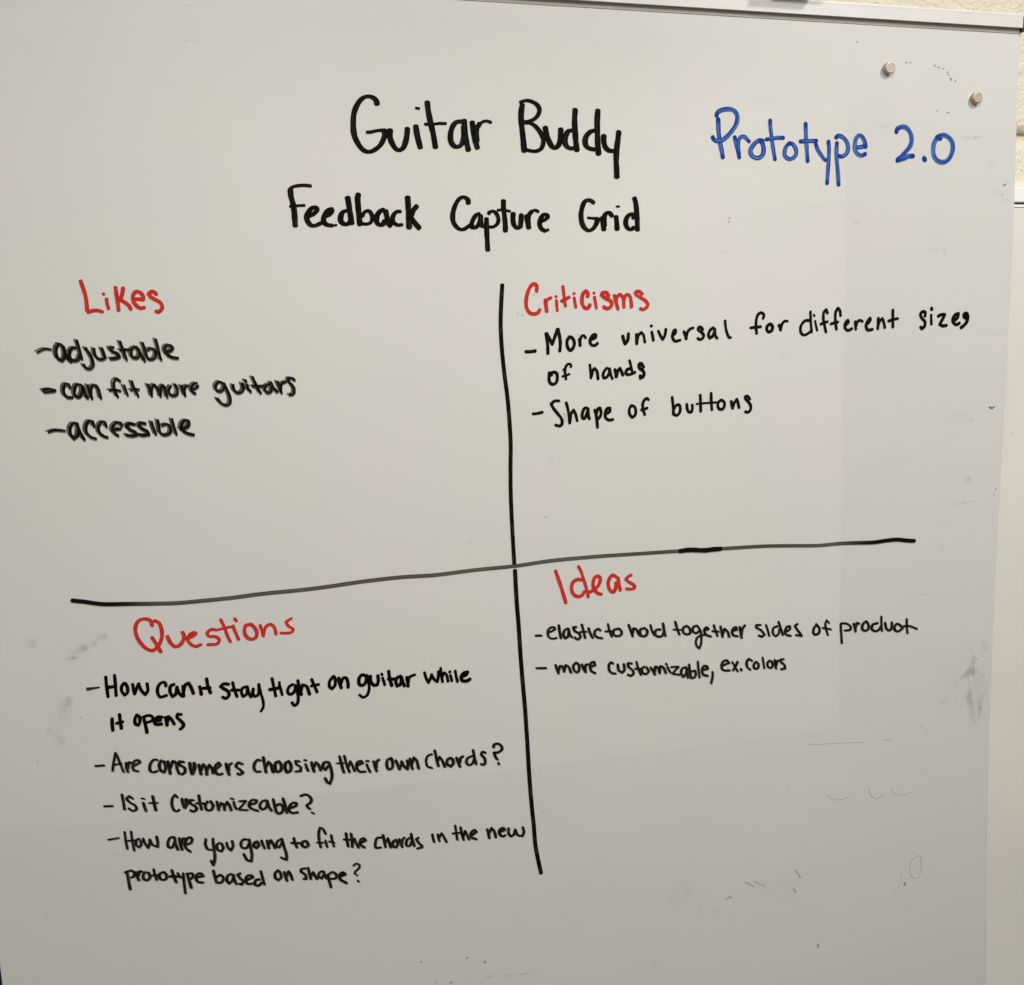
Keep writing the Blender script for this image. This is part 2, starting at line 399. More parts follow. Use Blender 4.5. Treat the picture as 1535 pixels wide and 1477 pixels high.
DATA = '''bold|Guitar|485 -1299 4063 -1313 4102 -1348 4127 -1388 4134 -1431 4122 -1470 4091 -1511 4032 -1539 3962 -1550 3877 -1551 3792 -1539 3728 -1512 3671 -1474 3618 -1433 3594 -1389 3593 -1338 3616 -1286 3660 -1250 3720 -1235 3768 -1240 3807|414 -1237 3809 -1313 3801 -1375 3786 -1417 3782|494 -1179 3811 -1184 3748 -1163 3679 -1126 3626 -1093 3614 -1052 3639 -1021 3709 -1006 3775 -1000 3829|497 -912 3856 -903 3777 -887 3702 -874 3646|346 -904 4036 -870 4032|497 -784 4096 -776 4007 -755 3889 -733 3782 -715 3652|374 -817 3879 -749 3879 -669 3890 -595 3892|503 -433 3918 -486 3908 -527 3863 -551 3787 -548 3710 -517 3670 -477 3663 -436 3691 -412 3768 -406 3867|505 -401 3927 -401 3867 -395 3769 -380 3693 -368 3633|506 -318 3911 -309 3848 -295 3750 -271 3657|506 -274 3728 -279 3805 -266 3860 -238 3899|355 -244 3893 -202 3922 -155 3929 -115 3916
bold|Buddy|515 228 4105 214 4028 212 3940 222 3829 231 3719 235 3636|439 205 4129 245 4144 286 4151 345 4137 392 4108 415 4062 396 4006 347 3960 293 3939 251 3935|442 251 3924 304 3923 363 3894 415 3835 447 3769 446 3713 423 3665 375 3639 321 3637 267 3647 249 3656|522 474 3881 487 3814 515 3737 550 3687 580 3677 617 3706 639 3774 646 3869|524 766 3861 729 3849 698 3797 689 3736 710 3695 750 3675 793 3679|525 811 4074 802 3957 806 3845 812 3744 823 3657|528 1023 3866 980 3853 930 3804 916 3747 930 3702 970 3678 1020 3670|529 1066 4074 1056 3964 1057 3852 1058 3739 1066 3624|532 1129 3814 1128 3752 1146 3696 1187 3663 1242 3658|536 1301 3859 1288 3767 1274 3676 1267 3562 1270 3471 1272 3385
blue|Prototype|449 2470 4026 2472 3961 2476 3887 2491 3785 2510 3702 2526 3622|450 2452 4067 2460 4093 2491 4117 2544 4133 2617 4138 2668 4120 2699 4075 2701 4024 2681 3967 2639 3910 2586 3853 2523 3807 2475 3794 2428 3802 2404 3831|385 2670 3841 2683 3781 2702 3715 2727 3622|385 2724 3660 2715 3716 2715 3772 2723 3819 2750 3846 2792 3847 2821 3821 2846 3799|456 3012 3809 2974 3813 2931 3791 2892 3753 2864 3705 2870 3661 2905 3631 2953 3622 2996 3639 3021 3676 3025 3732 3012 3779 2985 3811|389 3104 4033 3110 3951 3124 3857 3141 3745 3167 3612|390 3057 3825 3119 3837 3195 3847 3270 3849|417 3342 3789 3309 3758 3288 3710 3288 3662 3316 3630 3354 3619 3398 3634 3427 3666 3432 3709 3416 3751 3383 3784 3347 3792|418 3547 4008 3551 3926 3558 3812 3567 3716 3577 3602|418 3483 3815 3555 3819 3687 3827|398 3678 3795 3699 3739 3744 3677 3800 3621 3828 3621|400 3839 3822 3849 3752 3847 3651 3839 3520 3829 3361|425 3948 3807 3944 3734 3948 3653 3958 3552 3969 3450 3977 3348|425 3936 3870 3959 3888 4000 3885 4053 3851 4086 3798 4091 3737 4066 3688 4021 3663 3974 3666|428 4179 3765 4232 3769 4315 3783|427 4321 3778 4302 3844 4269 3889 4230 3901 4198 3871 4182 3810 4183 3739 4216 3696 4270 3678 4317 3696
blue|2.0|484 4722 3955 4734 3986 4772 4006 4827 4011 4879 3981 4918 3921 4925 3849 4902 3787 4852 3734 4793 3679 4743 3637|486 4743 3631 4818 3653 4890 3681 4951 3687|490 5099 3665 5112 3645|494 5315 3895 5265 3889 5232 3841 5220 3773 5230 3701 5269 3650 5323 3627 5385 3631 5440 3669 5473 3727 5487 3801 5469 3863 5426 3908 5369 3931 5314 3926 5265 3904
bold|Feedback|473 -2211 3203 -2208 3140 -2191 3062 -2183 2973 -2182 2850|402 -2214 3210 -2181 3233 -2131 3245 -2072 3249 -2005 3243|356 -2224 3040 -2162 3047 -2077 3052|477 -2038 2947 -1992 2970 -1957 3010 -1971 3032 -2004 3027 -2043 2984 -2063 2935 -2054 2891 -2023 2856 -1983 2853 -1927 2877|480 -1878 2946 -1837 2964 -1808 3001 -1814 3018 -1840 3010 -1875 2971 -1896 2921 -1890 2882 -1853 2859 -1813 2855|289 -1833 2851 -1767 2860|483 -1662 3003 -1695 2990 -1720 2948 -1722 2900 -1695 2873 -1655 2871 -1628 2898|484 -1642 3134 -1635 3078 -1624 2978 -1614 2878|485 -1531 3168 -1541 3133 -1540 3049 -1536 2949 -1530 2867|390 -1527 2884 -1477 2871 -1425 2883 -1400 2930 -1410 2978 -1440 3005 -1481 2987 -1504 2949|489 -1277 3019 -1317 3001 -1350 2955 -1359 2905 -1338 2870 -1302 2865 -1275 2901|491 -1260 3003 -1249 2941 -1236 2881 -1215 2856|418 -1103 3000 -1141 2999 -1173 2974 -1191 2931 -1182 2889 -1142 2864 -1093 2867|494 -1026 3144 -1024 3064 -1023 2953 -1023 2837|494 -932 3057 -972 3014 -995 2963|496 -1008 2953 -968 2893 -916 2834
bold|Capture|446 -387 3092 -389 3123 -416 3147 -448 3152 -489 3127 -529 3064 -555 2984 -557 2913 -533 2862 -492 2827 -455 2822 -413 2841 -365 2874|450 -267 2985 -305 2971 -337 2931 -357 2879 -350 2841 -314 2845 -280 2879 -254 2946|452 -258 2964 -260 2906 -248 2861 -224 2853|453 -195 2933 -198 2862 -196 2781 -194 2691 -192 2610|386 -173 2986 -154 3005 -116 3010 -81 2979 -66 2925 -82 2880 -120 2853 -168 2848|455 -5 3121 -7 3052 1 2962 7 2881 7 2809|341 -73 3024 -11 3026 65 3013|457 98 2990 93 2926 104 2872 134 2841 160 2841|458 186 2977 181 2909 170 2850|459 244 2968 254 2909 266 2842|459 264 2873 259 2928 275 2982 304 3014|368 300 3014 339 3026 377 3012|461 384 2908 438 2924 477 2956 466 2979 431 2979 397 2929 388 2874 408 2833 445 2811|371 440 2809 484 2824
bold|Grid|476 1003 3111 977 3129 942 3138 907 3128 880 3087 862 3030 855 2972 860 2914 879 2865 909 2831 943 2817 985 2834 1016 2870 1034 2909 1038 2944|358 1043 2949 994 2947 932 2952|480 1088 2951 1106 2890 1114 2828|480 1122 2871 1119 2955 1131 2987 1152 3005 1177 3007 1198 2989 1210 2975|482 1256 2965 1263 2904 1266 2832|289 1262 3073 1297 3076|484 1459 2996 1416 2988 1386 2963 1368 2917 1374 2872 1397 2840 1432 2832 1461 2853|291 1455 2996 1451 2947|485 1472 3165 1487 3113 1495 3035 1501 2944 1503 2827
red|Likes|323 -4247 2315 -4231 2252 -4215 2177 -4210 2110 -4210 2035|326 -4202 2018 -4159 2032 -4112 2033 -4074 2020|277 -4025 2143 -4022 2092 -4013 2051|277 -4050 2192 -4047 2189|327 -3934 2251 -3929 2174 -3924 2106 -3922 2034|327 -3865 2245 -3876 2196 -3896 2143 -3911 2128|329 -3896 2132 -3855 2105 -3823 2074 -3809 2044|329 -3769 2138 -3722 2138 -3686 2133 -3685 2164 -3707 2198 -3742 2210 -3767 2195 -3782 2150 -3774 2104 -3745 2067 -3714 2050 -3684 2056|331 -3562 2184 -3579 2204 -3608 2208 -3633 2186 -3611 2155 -3569 2128 -3529 2101 -3514 2063 -3526 2032 -3554 2011 -3573 2018
dry|dash|251 -4694 1644 -4631 1673 -4570 1669
dry|adjustable|337 -4493 1717 -4515 1690 -4525 1630 -4510 1579 -4476 1558 -4453 1590 -4447 1658 -4469 1707 -4496 1720|337 -4453 1689 -4440 1618 -4423 1575 -4396 1548|338 -4341 1679 -4377 1675 -4402 1637 -4401 1579 -4367 1554 -4329 1565 -4306 1615|288 -4329 1748 -4314 1685 -4305 1625 -4295 1572|306 -4254 1674 -4220 1612 -4198 1551 -4198 1502 -4231 1471 -4266 1482 -4283 1513|306 -4178 1665 -4175 1621 -4156 1578 -4119 1559 -4089 1569|307 -4106 1667 -4093 1625 -4081 1579|343 -4000 1676 -4031 1671 -4015 1638 -3970 1616 -3949 1583 -3974 1569 -4034 1565|292 -3933 1729 -3918 1676 -3901 1615 -3886 1555|292 -3941 1646 -3890 1650 -3842 1644|310 -3787 1671 -3825 1662 -3838 1613 -3826 1574 -3790 1566 -3760 1601 -3764 1652|311 -3787 1675 -3756 1621 -3733 1572 -3718 1538|295 -3724 1710 -3710 1661 -3699 1600 -3683 1558 -3644 1550 -3610 1582 -3615 1636 -3651 1658 -3687 1640|295 -3599 1743 -3588 1689 -3576 1607 -3563 1545|348 -3521 1621 -3471 1627 -3444 1655 -3467 1681 -3505 1679 -3521 1647 -3501 1595 -3455 1565 -3403 1556
dry|dash|337 -4674 1277 -4620 1285 -4562 1273|236 -4665 1256 -4570 1263
dry|can|326 -4428 1294 -4440 1327 -4468 1329 -4485 1286 -4481 1232 -4448 1198 -4409 1200|328 -4324 1319 -4365 1320 -4387 1272 -4383 1214 -4352 1198 -4322 1240 -4311 1305|328 -4307 1290 -4293 1230 -4274 1189|329 -4262 1311 -4251 1247 -4234 1185|330 -4241 1216 -4228 1296 -4195 1310 -4169 1275 -4159 1226 -4152 1185
dry|fit|293 -3963 1345 -3993 1370 -4018 1342 -4021 1291 -4013 1239 -3995 1192|293 -4067 1257 -4016 1259 -3966 1248|294 -3928 1298 -3915 1251 -3903 1207|296 -3853 1337 -3838 1275 -3818 1231 -3804 1191|296 -3869 1253 -3792 1258
dry|more|310 -3704 1300 -3688 1253 -3676 1191|310 -3677 1213 -3668 1272 -3647 1300 -3623 1271 -3604 1233 -3593 1184|311 -3591 1210 -3583 1269 -3565 1291 -3548 1263 -3539 1214 -3531 1174|312 -3490 1282 -3509 1252 -3507 1207 -3473 1182 -3436 1196 -3428 1244 -3446 1292|313 -3389 1279 -3376 1231 -3359 1183|313 -3363 1208 -3360 1251 -3342 1275 -3324 1280|314 -3239 1303 -3271 1293 -3293 1257 -3284 1214 -3260 1199|315 -3285 1239 -3252 1250 -3228 1275
dry|guitars|323 -2988 1292 -3024 1308 -3057 1272 -3054 1229 -3019 1210 -2980 1241 -2975 1288|326 -2975 1286 -2947 1217 -2925 1147 -2929 1093 -2967 1069 -3013 1090 -3049 1138|326 -2888 1270 -2883 1226 -2854 1193 -2809 1198 -2788 1234|326 -2798 1283 -2785 1234|327 -2749 1265 -2741 1227 -2720 1200|326 -2769 1316 -2758 1302|328 -2692 1343 -2668 1282 -2646 1224 -2622 1183|328 -2698 1254 -2644 1250 -2577 1248|329 -2516 1263 -2557 1259 -2576 1222 -2556 1183 -2520 1193 -2504 1248|330 -2515 1285 -2493 1236 -2459 1189|331 -2448 1289 -2429 1234 -2414 1178|331 -2418 1211 -2410 1266 -2366 1290|332 -2276 1304 -2301 1322 -2336 1320 -2335 1289 -2305 1253 -2283 1206 -2296 1162 -2336 1152
dry|dash|294 -4656 870 -4600 886 -4506 877
dry|accessible|329 -4384 933 -4423 945 -4453 907 -4454 835 -4427 796 -4393 825 -4380 899|330 -4391 944 -4373 873 -4353 821 -4334 784|330 -4237 914 -4248 957 -4280 959 -4309 911 -4309 852 -4272 805 -4228 786|332 -4122 904 -4136 947 -4165 944 -4195 901 -4189 846 -4156 810 -4120 795|333 -3981 900 -3984 927 -4020 938 -4055 909 -4067 862 -4048 831 -4020 808|334 -4050 869 -3991 875|387 -3861 913 -3904 923 -3932 904 -3907 865 -3859 837 -3849 807 -3884 797 -3942 811|388 -3757 917 -3796 923 -3816 899 -3789 866 -3745 838 -3731 807 -3776 800 -3822 810|304 -3695 929 -3684 875 -3663 806|306 -3635 943 -3629 883 -3621 822 -3583 795 -3528 813 -3520 862 -3550 902 -3603 890|306 -3500 948 -3487 877 -3469 800|375 -3429 853 -3363 863 -3340 900 -3350 929 -3392 923 -3415 874 -3403 833 -3357 801 -3303 785
red|Criticisms|356 336 2177 338 2230 315 2253 273 2230 236 2162 217 2081 219 2002 252 1947 303 1933 344 1945 366 1976|359 431 2079 437 2028 444 1961|305 438 2053 455 2084 496 2104|288 557 2074 559 2026 565 1965|288 551 2117 555 2115|307 634 2222 640 2158 648 2087 657 2015|361 617 2066 658 2086 700 2106|290 760 2099 767 2054 776 1998|290 758 2147 761 2145|364 914 2114 915 2153 892 2173 864 2146 849 2094 851 2035 881 1989 914 1988 939 2021|293 993 2105 1001 2051 1013 1987|292 986 2150 990 2148|368 1158 2117 1133 2150 1090 2151 1075 2125 1121 2091 1174 2065 1194 2028 1175 1995 1130 1980 1099 1998|332 1223 2119 1239 2059 1264 1973|332 1245 2059 1257 2108 1288 2129 1322 2099 1332 2047 1334 1993|333 1332 2058 1350 2113 1384 2128 1411 2098 1420 2046 1422 1994|336 1551 2133 1514 2162 1476 2154 1477 2131 1524 2099 1586 2062 1616 2018 1594 1979 1557 1964 1528 1972
solid|dash|353 200 1531 249 1530 303 1536
solid|More|325 431 1719 441 1653 447 1578 446 1507|325 439 1721 467 1668 499 1605|325 499 1607 529 1681 562 1765|327 569 1764 584 1688 591 1612 583 1530|328 695 1676 672 1648 667 1595 682 1551 702 1534 729 1550 750 1594 746 1639 723 1671 695 1680|329 812 1651 816 1615 817 1585|280 820 1645 835 1682 860 1692 882 1666|314 947 1646 992 1664 1002 1693 987 1702 954 1679 933 1635 940 1598 966 1580 997 1584 1018 1603
solid|universal|334 1316 1675 1329 1622 1342 1590|335 1342 1590 1374 1631 1383 1699|336 1480 1689 1480 1638 1481 1590|286 1484 1619 1505 1684 1534 1712 1560 1684 1570 1646 1577 1605|304 1661 1713 1670 1673 1678 1622|303 1654 1781 1658 1779|305 1740 1722 1764 1671 1790 1630|306 1790 1630 1819 1679 1829 1740|306 1919 1675 1948 1704 1946 1732 1930 1728 1911 1687 1911 1641 1940 1607 2000 1617|291 2046 1711 2062 1674 2074 1628|291 2076 1635 2090 1703 2125 1739 2161 1750|310 2277 1728 2256 1756 2229 1757 2223 1729 2263 1699 2288 1665 2272 1629 2237 1619 2217 1632|311 2408 1747 2372 1725 2347 1673 2362 1632 2392 1648 2418 1696|312 2424 1732 2426 1687 2437 1649 2454 1630|278 2553 1823 2558 1762 2577 1684 2605 1632 2623 1634
solid|for|311 3028 1843 3040 1881 3006 1906 2968 1889 2945 1838 2939 1767 2942 1714 2948 1674|312 2873 1737 2933 1743 3000 1748|345 3110 1775 3079 1747 3079 1705 3101 1687 3139 1704 3148 1746 3125 1775 3099 1771|346 3232 1760 3245 1735 3252 1706|299 3252 1717 3272 1777 3310 1808 3338 1805
solid|different|310 3627 1807 3573 1808 3528 1773 3506 1721 3520 1661 3558 1642 3603 1658 3638 1683|279 3634 1909 3637 1836 3643 1755 3652 1672|249 3696 1801 3709 1744 3723 1692|248 3680 1871 3684 1860|312 3855 1891 3839 1930 3811 1905 3801 1842 3818 1752 3838 1672|312 3770 1763 3810 1779 3856 1790|313 4028 1858 4016 1918 3992 1945 3964 1903 3958 1831 3966 1758 3976 1702|313 3903 1764 3949 1776 3993 1785|331 4104 1751 4132 1782 4122 1802 4090 1765 4091 1712 4126 1685 4179 1704|300 4222 1785 4225 1742 4232 1697|301 4233 1732 4253 1785 4285 1800 4318 1786|333 4396 1762 4422 1800 4418 1822 4381 1780 4368 1730 4388 1687 4454 1690|319 4529 1820 4527 1757 4526 1698|319 4530 1737 4555 1795 4585 1815 4606 1766 4619 1710|321 4724 1912 4725 1825 4729 1713|321 4670 1785 4723 1800 4791 1812
solid|sizes|350 5165 1834 5169 1878 5134 1888 5104 1858 5123 1809 5167 1767 5163 1717 5127 1683 5109 1704|299 5251 1845 5253 1786 5258 1737|369 5253 1926 5257 1912|354 5348 1831 5396 1849 5441 1848 5410 1794 5375 1740|354 5370 1732 5419 1714 5467 1720|373 5565 1770 5620 1811 5629 1858 5590 1845 5553 1791 5567 1747 5607 1726 5646 1743|392 5760 1819 5753 1853 5721 1858 5710 1822 5751 1795|393 5763 1819 5758 1778 5744 1747 5711 1714 5673 1690|571 5731 1835 5744 1830
solid|of|321 458 1295 453 1238 463 1187 493 1169 531 1184 548 1236 541 1285 512 1301 476 1294 482 1269|273 707 1356 703 1380 673 1385 647 1354 637 1301 644 1255 646 1221|273 610 1253 647 1261 684 1275|273 622 1326 637 1315
solid|hands|263 926 1371 931 1308 936 1224|310 942 1246 959 1307 982 1328 1006 1298 1019 1213|296 1124 1329 1093 1296 1077 1250 1087 1219 1119 1227 1148 1271 1153 1321|296 1157 1315 1168 1255 1186 1211|313 1218 1309 1227 1260 1232 1227|313 1235 1231 1253 1296 1277 1322 1292 1295 1310 1246|314 1400 1318 1361 1303 1346 1267 1369 1249 1410 1255 1455 1273|267 1392 1405 1406 1352 1421 1284|347 1558 1328 1530 1368 1507 1357 1511 1317 1545 1292 1563 1260 1553 1224 1520 1206 1518 1231
solid|dash|306 263 854 316 858 368 868
solid|Shape|308 560 985 517 987 469 955 498 904 544 845 586 786 590 730 564 710 516 721|294 644 962 661 898 674 811 680 736|294 685 753 697 837 726 879 748 837 767 759|311 898 887 862 897 833 853 828 787 850 778 876 822 897 871|312 897 868 898 812 909 775|313 974 868 988 818 997 750 1003 677|313 990 825 1012 882 1035 890 1048 844 1037 798 1013 770|314 1104 825 1147 842 1151 886 1122 882 1098 833 1102 776 1140 751 1185 756
solid|of|302 1403 901 1382 861 1387 804 1414 770 1449 792 1459 848 1444 889 1411 903|302 1613 961 1597 977 1565 959 1543 913 1548 854 1566 795|303 1527 850 1596 867
solid|buttons|306 1900 977 1906 921 1914 845 1914 787|307 1920 845 1948 884 1982 890 1998 850 1989 802 1959 772 1916 784|308 2079 892 2083 839 2104 803 2133 802|309 2145 881 2146 836 2133 802|309 2244 990 2247 917 2249 807|310 2379 1007 2380 912 2388 819|232 2198 892 2310 898 2443 901|312 2503 926 2468 899 2463 852 2484 822 2519 821 2542 851 2543 896 2512 924|313 2630 906 2637 860 2646 826|313 2649 834 2668 887 2702 928|314 2702 926 2716 883 2728 831|315 2864 924 2833 958 2807 955 2808 931 2842 897 2873 852 2874 802 2843 774 2807 779
red|Ideas|365 480 -918 505 -998 537 -1098 566 -1198 591 -1291|367 795 -1046 745 -1035 692 -1052 665 -1101 667 -1168 696 -1213 741 -1232 786 -1221 813 -1182|313 749 -886 778 -945 807 -1038 836 -1138 859 -1247|370 874 -1194 913 -1178 961 -1148 999 -1091 1004 -1042 979 -1016 949 -1021 925 -1062 920 -1122 938 -1175 975 -1214 1014 -1229|372 1196 -1038 1159 -1019 1125 -1042 1101 -1099 1108 -1160 1136 -1206 1164 -1213 1186 -1182 1195 -1114|374 1221 -1059 1228 -1125 1245 -1198|338 1380 -1035 1340 -1051 1315 -1078 1347 -1111 1401 -1146 1422 -1177 1400 -1198 1321 -1191
red|Questions|337 -3832 -1149 -3849 -1094 -3904 -1073 -3959 -1087 -3994 -1149 -3992 -1235 -3954 -1325 -3898 -1390 -3842 -1410 -3797 -1378 -3752 -1295 -3745 -1197 -3771 -1122 -3807 -1102|338 -3842 -1276 -3809 -1339 -3769 -1430|341 -3694 -1278 -3664 -1353 -3623 -1391 -3576 -1377 -3540 -1328 -3531 -1279 -3544 -1249|307 -3505 -1319 -3449 -1299 -3410 -1271 -3426 -1260 -3468 -1275 -3499 -1319 -3475 -1374 -3427 -1407 -3371 -1394|293 -3224 -1248 -3262 -1244 -3302 -1282 -3284 -1312 -3217 -1325 -3184 -1362 -3208 -1400 -3302 -1401|294 -3157 -1149 -3126 -1229 -3103 -1319 -3076 -1391|259 -3209 -1255 -3141 -1243 -3040 -1231|295 -3040 -1227 -3018 -1296 -2992 -1374|294 -3017 -1150 -3003 -1174|331 -2864 -1226 -2908 -1233 -2927 -1285 -2914 -1346 -2871 -1383 -2821 -1374 -2802 -1322 -2825 -1260 -2856 -1226|297 -2765 -1246 -2750 -1302 -2738 -1360|298 -2735 -1341 -2706 -1264 -2659 -1244 -2622 -1278 -2608 -1353|265 -2442 -1199 -2499 -1230 -2478 -1276 -2430 -1319 -2444 -1346 -2502 -1353 -2560 -1345
dry2|dash|280 226 -1640 295 -1644
dry2|elastic|258 372 -1621 452 -1584 447 -1563 410 -1560 378 -1582 368 -1637 392 -1681 440 -1694 472 -1686|306 502 -1546 507 -1611 522 -1693|307 610 -1591 569 -1608 552 -1654 573 -1702 605 -1685 618 -1616|307 615 -1599 625 -1656 653 -1695|308 706 -1582 672 -1584 688 -1628 736 -1660 755 -1701 724 -1729 687 -1706|262 773 -1560 791 -1638 810 -1720|263 756 -1646 826 -1648|309 854 -1613 870 -1667 899 -1724|310 993 -1647 972 -1629 934 -1648 923 -1687 953 -1724 1014 -1743
dry2|to|265 1089 -1584 1102 -1655 1131 -1735|265 1056 -1668 1128 -1671|313 1210 -1651 1161 -1659 1151 -1705 1185 -1734 1241 -1727 1252 -1689 1227 -1654
dry2|hold|314 1341 -1619 1364 -1685 1386 -1752|315 1387 -1716 1399 -1664 1432 -1677 1461 -1734 1482 -1759|316 1538 -1676 1483 -1683 1482 -1740 1519 -1770 1559 -1753 1564 -1701 1532 -1671|269 1609 -1644 1623 -1704 1653 -1766|318 1731 -1706 1676 -1711 1662 -1753 1691 -1786 1748 -1787 1773 -1743|319 1764 -1641 1775 -1718 1790 -1786
dry2|together|304 1918 -1633 1934 -1694 1967 -1786|228 1894 -1724 1997 -1737|305 2063 -1693 2017 -1713 2017 -1768 2063 -1797 2104 -1783 2093 -1722 2063 -1698|306 2195 -1705 2144 -1716 2138 -1766 2182 -1793 2223 -1765|261 2201 -1711 2234 -1766 2245 -1849 2239 -1933 2217 -1980 2187 -1949 2176 -1885 2203 -1840 2289 -1825 2367 -1850|307 2287 -1769 2336 -1758 2320 -1738 2287 -1750 2287 -1795 2322 -1834 2367 -1850|278 2406 -1719 2425 -1782 2451 -1850|278 2386 -1789 2467 -1802|310 2492 -1743 2503 -1800 2518 -1867|310 2520 -1833 2542 -1775 2579 -1807 2604 -1875|311 2639 -1813 2701 -1797 2690 -1767 2655 -1779 2639 -1818 2660 -1864 2712 -1880|312 2739 -1771 2751 -1834 2763 -1901|312 2762 -1867 2773 -1795 2807 -1756
dry2|sides|315 3013 -1770 2955 -1771 2955 -1794 3021 -1838 3064 -1893 3033 -1916 2990 -1899|253 3084 -1777 3104 -1835 3125 -1914|285 3237 -1807 3184 -1823 3174 -1882 3211 -1926 3249 -1902 3263 -1844|286 3250 -1755 3276 -1829 3307 -1920|318 3335 -1892 3399 -1857 3399 -1822 3357 -1829 3336 -1889 3358 -1925 3412 -1942|320 3503 -1804 3467 -1822 3497 -1871 3542 -1927 3557 -1955 3484 -1940
dry2|of|331 3768 -1838 3725 -1874 3719 -1937 3746 -1960 3790 -1943 3800 -1892 3771 -1844|232 3756 -1825 3750 -1855|282 3927 -1828 3897 -1795 3882 -1826 3884 -1889 3915 -1977|283 3843 -1885 3955 -1913
dry2|product|301 4088 -1862 4096 -1963 4107 -2096|302 4094 -1852 4166 -1861 4224 -1901 4221 -1940 4145 -1946|337 4270 -1873 4286 -1916 4293 -1968|337 4295 -1916 4312 -1866 4343 -1877|338 4440 -1855 4397 -1884 4387 -1945 4426 -1975 4471 -1955 4473 -1900 4442 -1859|340 4601 -1893 4532 -1907 4520 -1957 4566 -1992 4621 -1977 4650 -1938|272 4651 -1815 4653 -1894 4664 -1997|342 4707 -1902 4721 -1967 4762 -2000 4798 -1983|342 4802 -1906 4798 -1985|343 4927 -1953 4873 -1929 4838 -1961 4852 -2009 4898 -2024 4958 -1991|293 5011 -1880 5014 -1972 5025 -2058|293 4927 -1969 5045 -1971 5160 -2019
dry2|dash|290 226 -2018 340 -2028
dry2|more|308 452 -2005 468 -2055 483 -2101|308 484 -2079 503 -2021 535 -2030 551 -2089|309 553 -2075 571 -2017 603 -2037 633 -2108|310 695 -2003 664 -2030 673 -2090 704 -2114 730 -2091 727 -2028 703 -2003|311 766 -2031 782 -2076 808 -2121|311 805 -2101 812 -2039 844 -2037|311 864 -2073 922 -2051 911 -2013 875 -2020 864 -2073 879 -2118 923 -2147
dry2|customizable|306 1143 -2056 1116 -2040 1090 -2073 1101 -2141 1138 -2172 1173 -2179|307 1198 -2075 1211 -2143 1249 -2173|308 1274 -2077 1279 -2148 1249 -2177|309 1372 -2079 1325 -2071 1330 -2109 1379 -2158 1392 -2200 1360 -2224 1323 -2208|263 1430 -2065 1450 -2145 1482 -2225|264 1412 -2147 1503 -2156|311 1527 -2133 1495 -2152 1506 -2205 1550 -2221 1578 -2192 1554 -2142|312 1607 -2152 1630 -2186 1657 -2238|312 1654 -2200 1662 -2147 1694 -2161 1717 -2227|313 1717 -2207 1726 -2148 1760 -2162 1793 -2234|267 1814 -2163 1834 -2207 1855 -2236|266 1799 -2124 1804 -2132|267 1860 -2171 1956 -2176 1912 -2217 1879 -2250|268 1884 -2256 1964 -2275|316 2047 -2192 2002 -2202 1986 -2256 2013 -2303 2047 -2273 2061 -2214|316 2057 -2202 2062 -2264 2071 -2318|285 2088 -2164 2096 -2246 2110 -2327|286 2116 -2250 2163 -2245 2173 -2297 2143 -2332 2108 -2324|254 2199 -2138 2207 -2237 2221 -2334|318 2252 -2252 2324 -2238 2314 -2208 2274 -2204 2252 -2252 2268 -2303 2324 -2326|272 2388 -2285 2388 -2341 2368 -2419
dry2|ex.|312 2506 -2225 2600 -2197 2577 -2166 2527 -2172 2504 -2225 2525 -2277 2611 -2291|267 2644 -2193 2681 -2254 2713 -2313|314 2713 -2195 2676 -2264 2655 -2292|315 2756 -2288 2761 -2303
dry2|colors|307 2901 -2201 2859 -2173 2832 -2205 2838 -2268 2878 -2308|308 2949 -2220 2924 -2257 2940 -2304 2980 -2297 2985 -2249 2957 -2221|247 3040 -2175 3052 -2238 3064 -2309|310 3138 -2223 3107 -2246 3113 -2296 3150 -2314 3176 -2283 3161 -2235|310 3204 -2224 3210 -2275 3220 -2327|311 3222 -2287 3239 -2238 3257 -2237|312 3321 -2224 3281 -2225 3287 -2256 3333 -2299 3338 -2340 3287 -2346
bold2|How|287 -4316 -1643 -4315 -1727 -4309 -1851|288 -4231 -1633 -4230 -1717 -4231 -1847|346 -4309 -1755 -4269 -1751 -4230 -1751|290 -4144 -1724 -4170 -1754 -4174 -1808 -4149 -1851 -4123 -1832 -4116 -1778 -4132 -1730|290 -4065 -1747 -4060 -1803 -4052 -1849|291 -4052 -1849 -4028 -1787 -4006 -1746|291 -4005 -1746 -3990 -1811 -3951 -1868|292 -3951 -1868 -3923 -1828 -3925 -1754
bold2|can|298 -3743 -1798 -3752 -1761 -3783 -1758 -3818 -1792 -3830 -1855 -3807 -1909 -3745 -1899|315 -3664 -1790 -3698 -1805 -3707 -1869 -3686 -1918 -3655 -1896 -3640 -1832|316 -3637 -1822 -3625 -1880 -3593 -1922|316 -3575 -1819 -3577 -1875 -3578 -1926|316 -3573 -1876 -3555 -1811 -3519 -1791 -3496 -1845 -3479 -1906
bold2|it|318 -3412 -1842 -3405 -1884 -3401 -1926|319 -3338 -1766 -3330 -1843 -3309 -1919|319 -3380 -1862 -3310 -1865
bold2|it|304 -4288 -2088 -4291 -2146 -4290 -2210|304 -4214 -2051 -4212 -2116 -4206 -2200|305 -4248 -2141 -4189 -2131
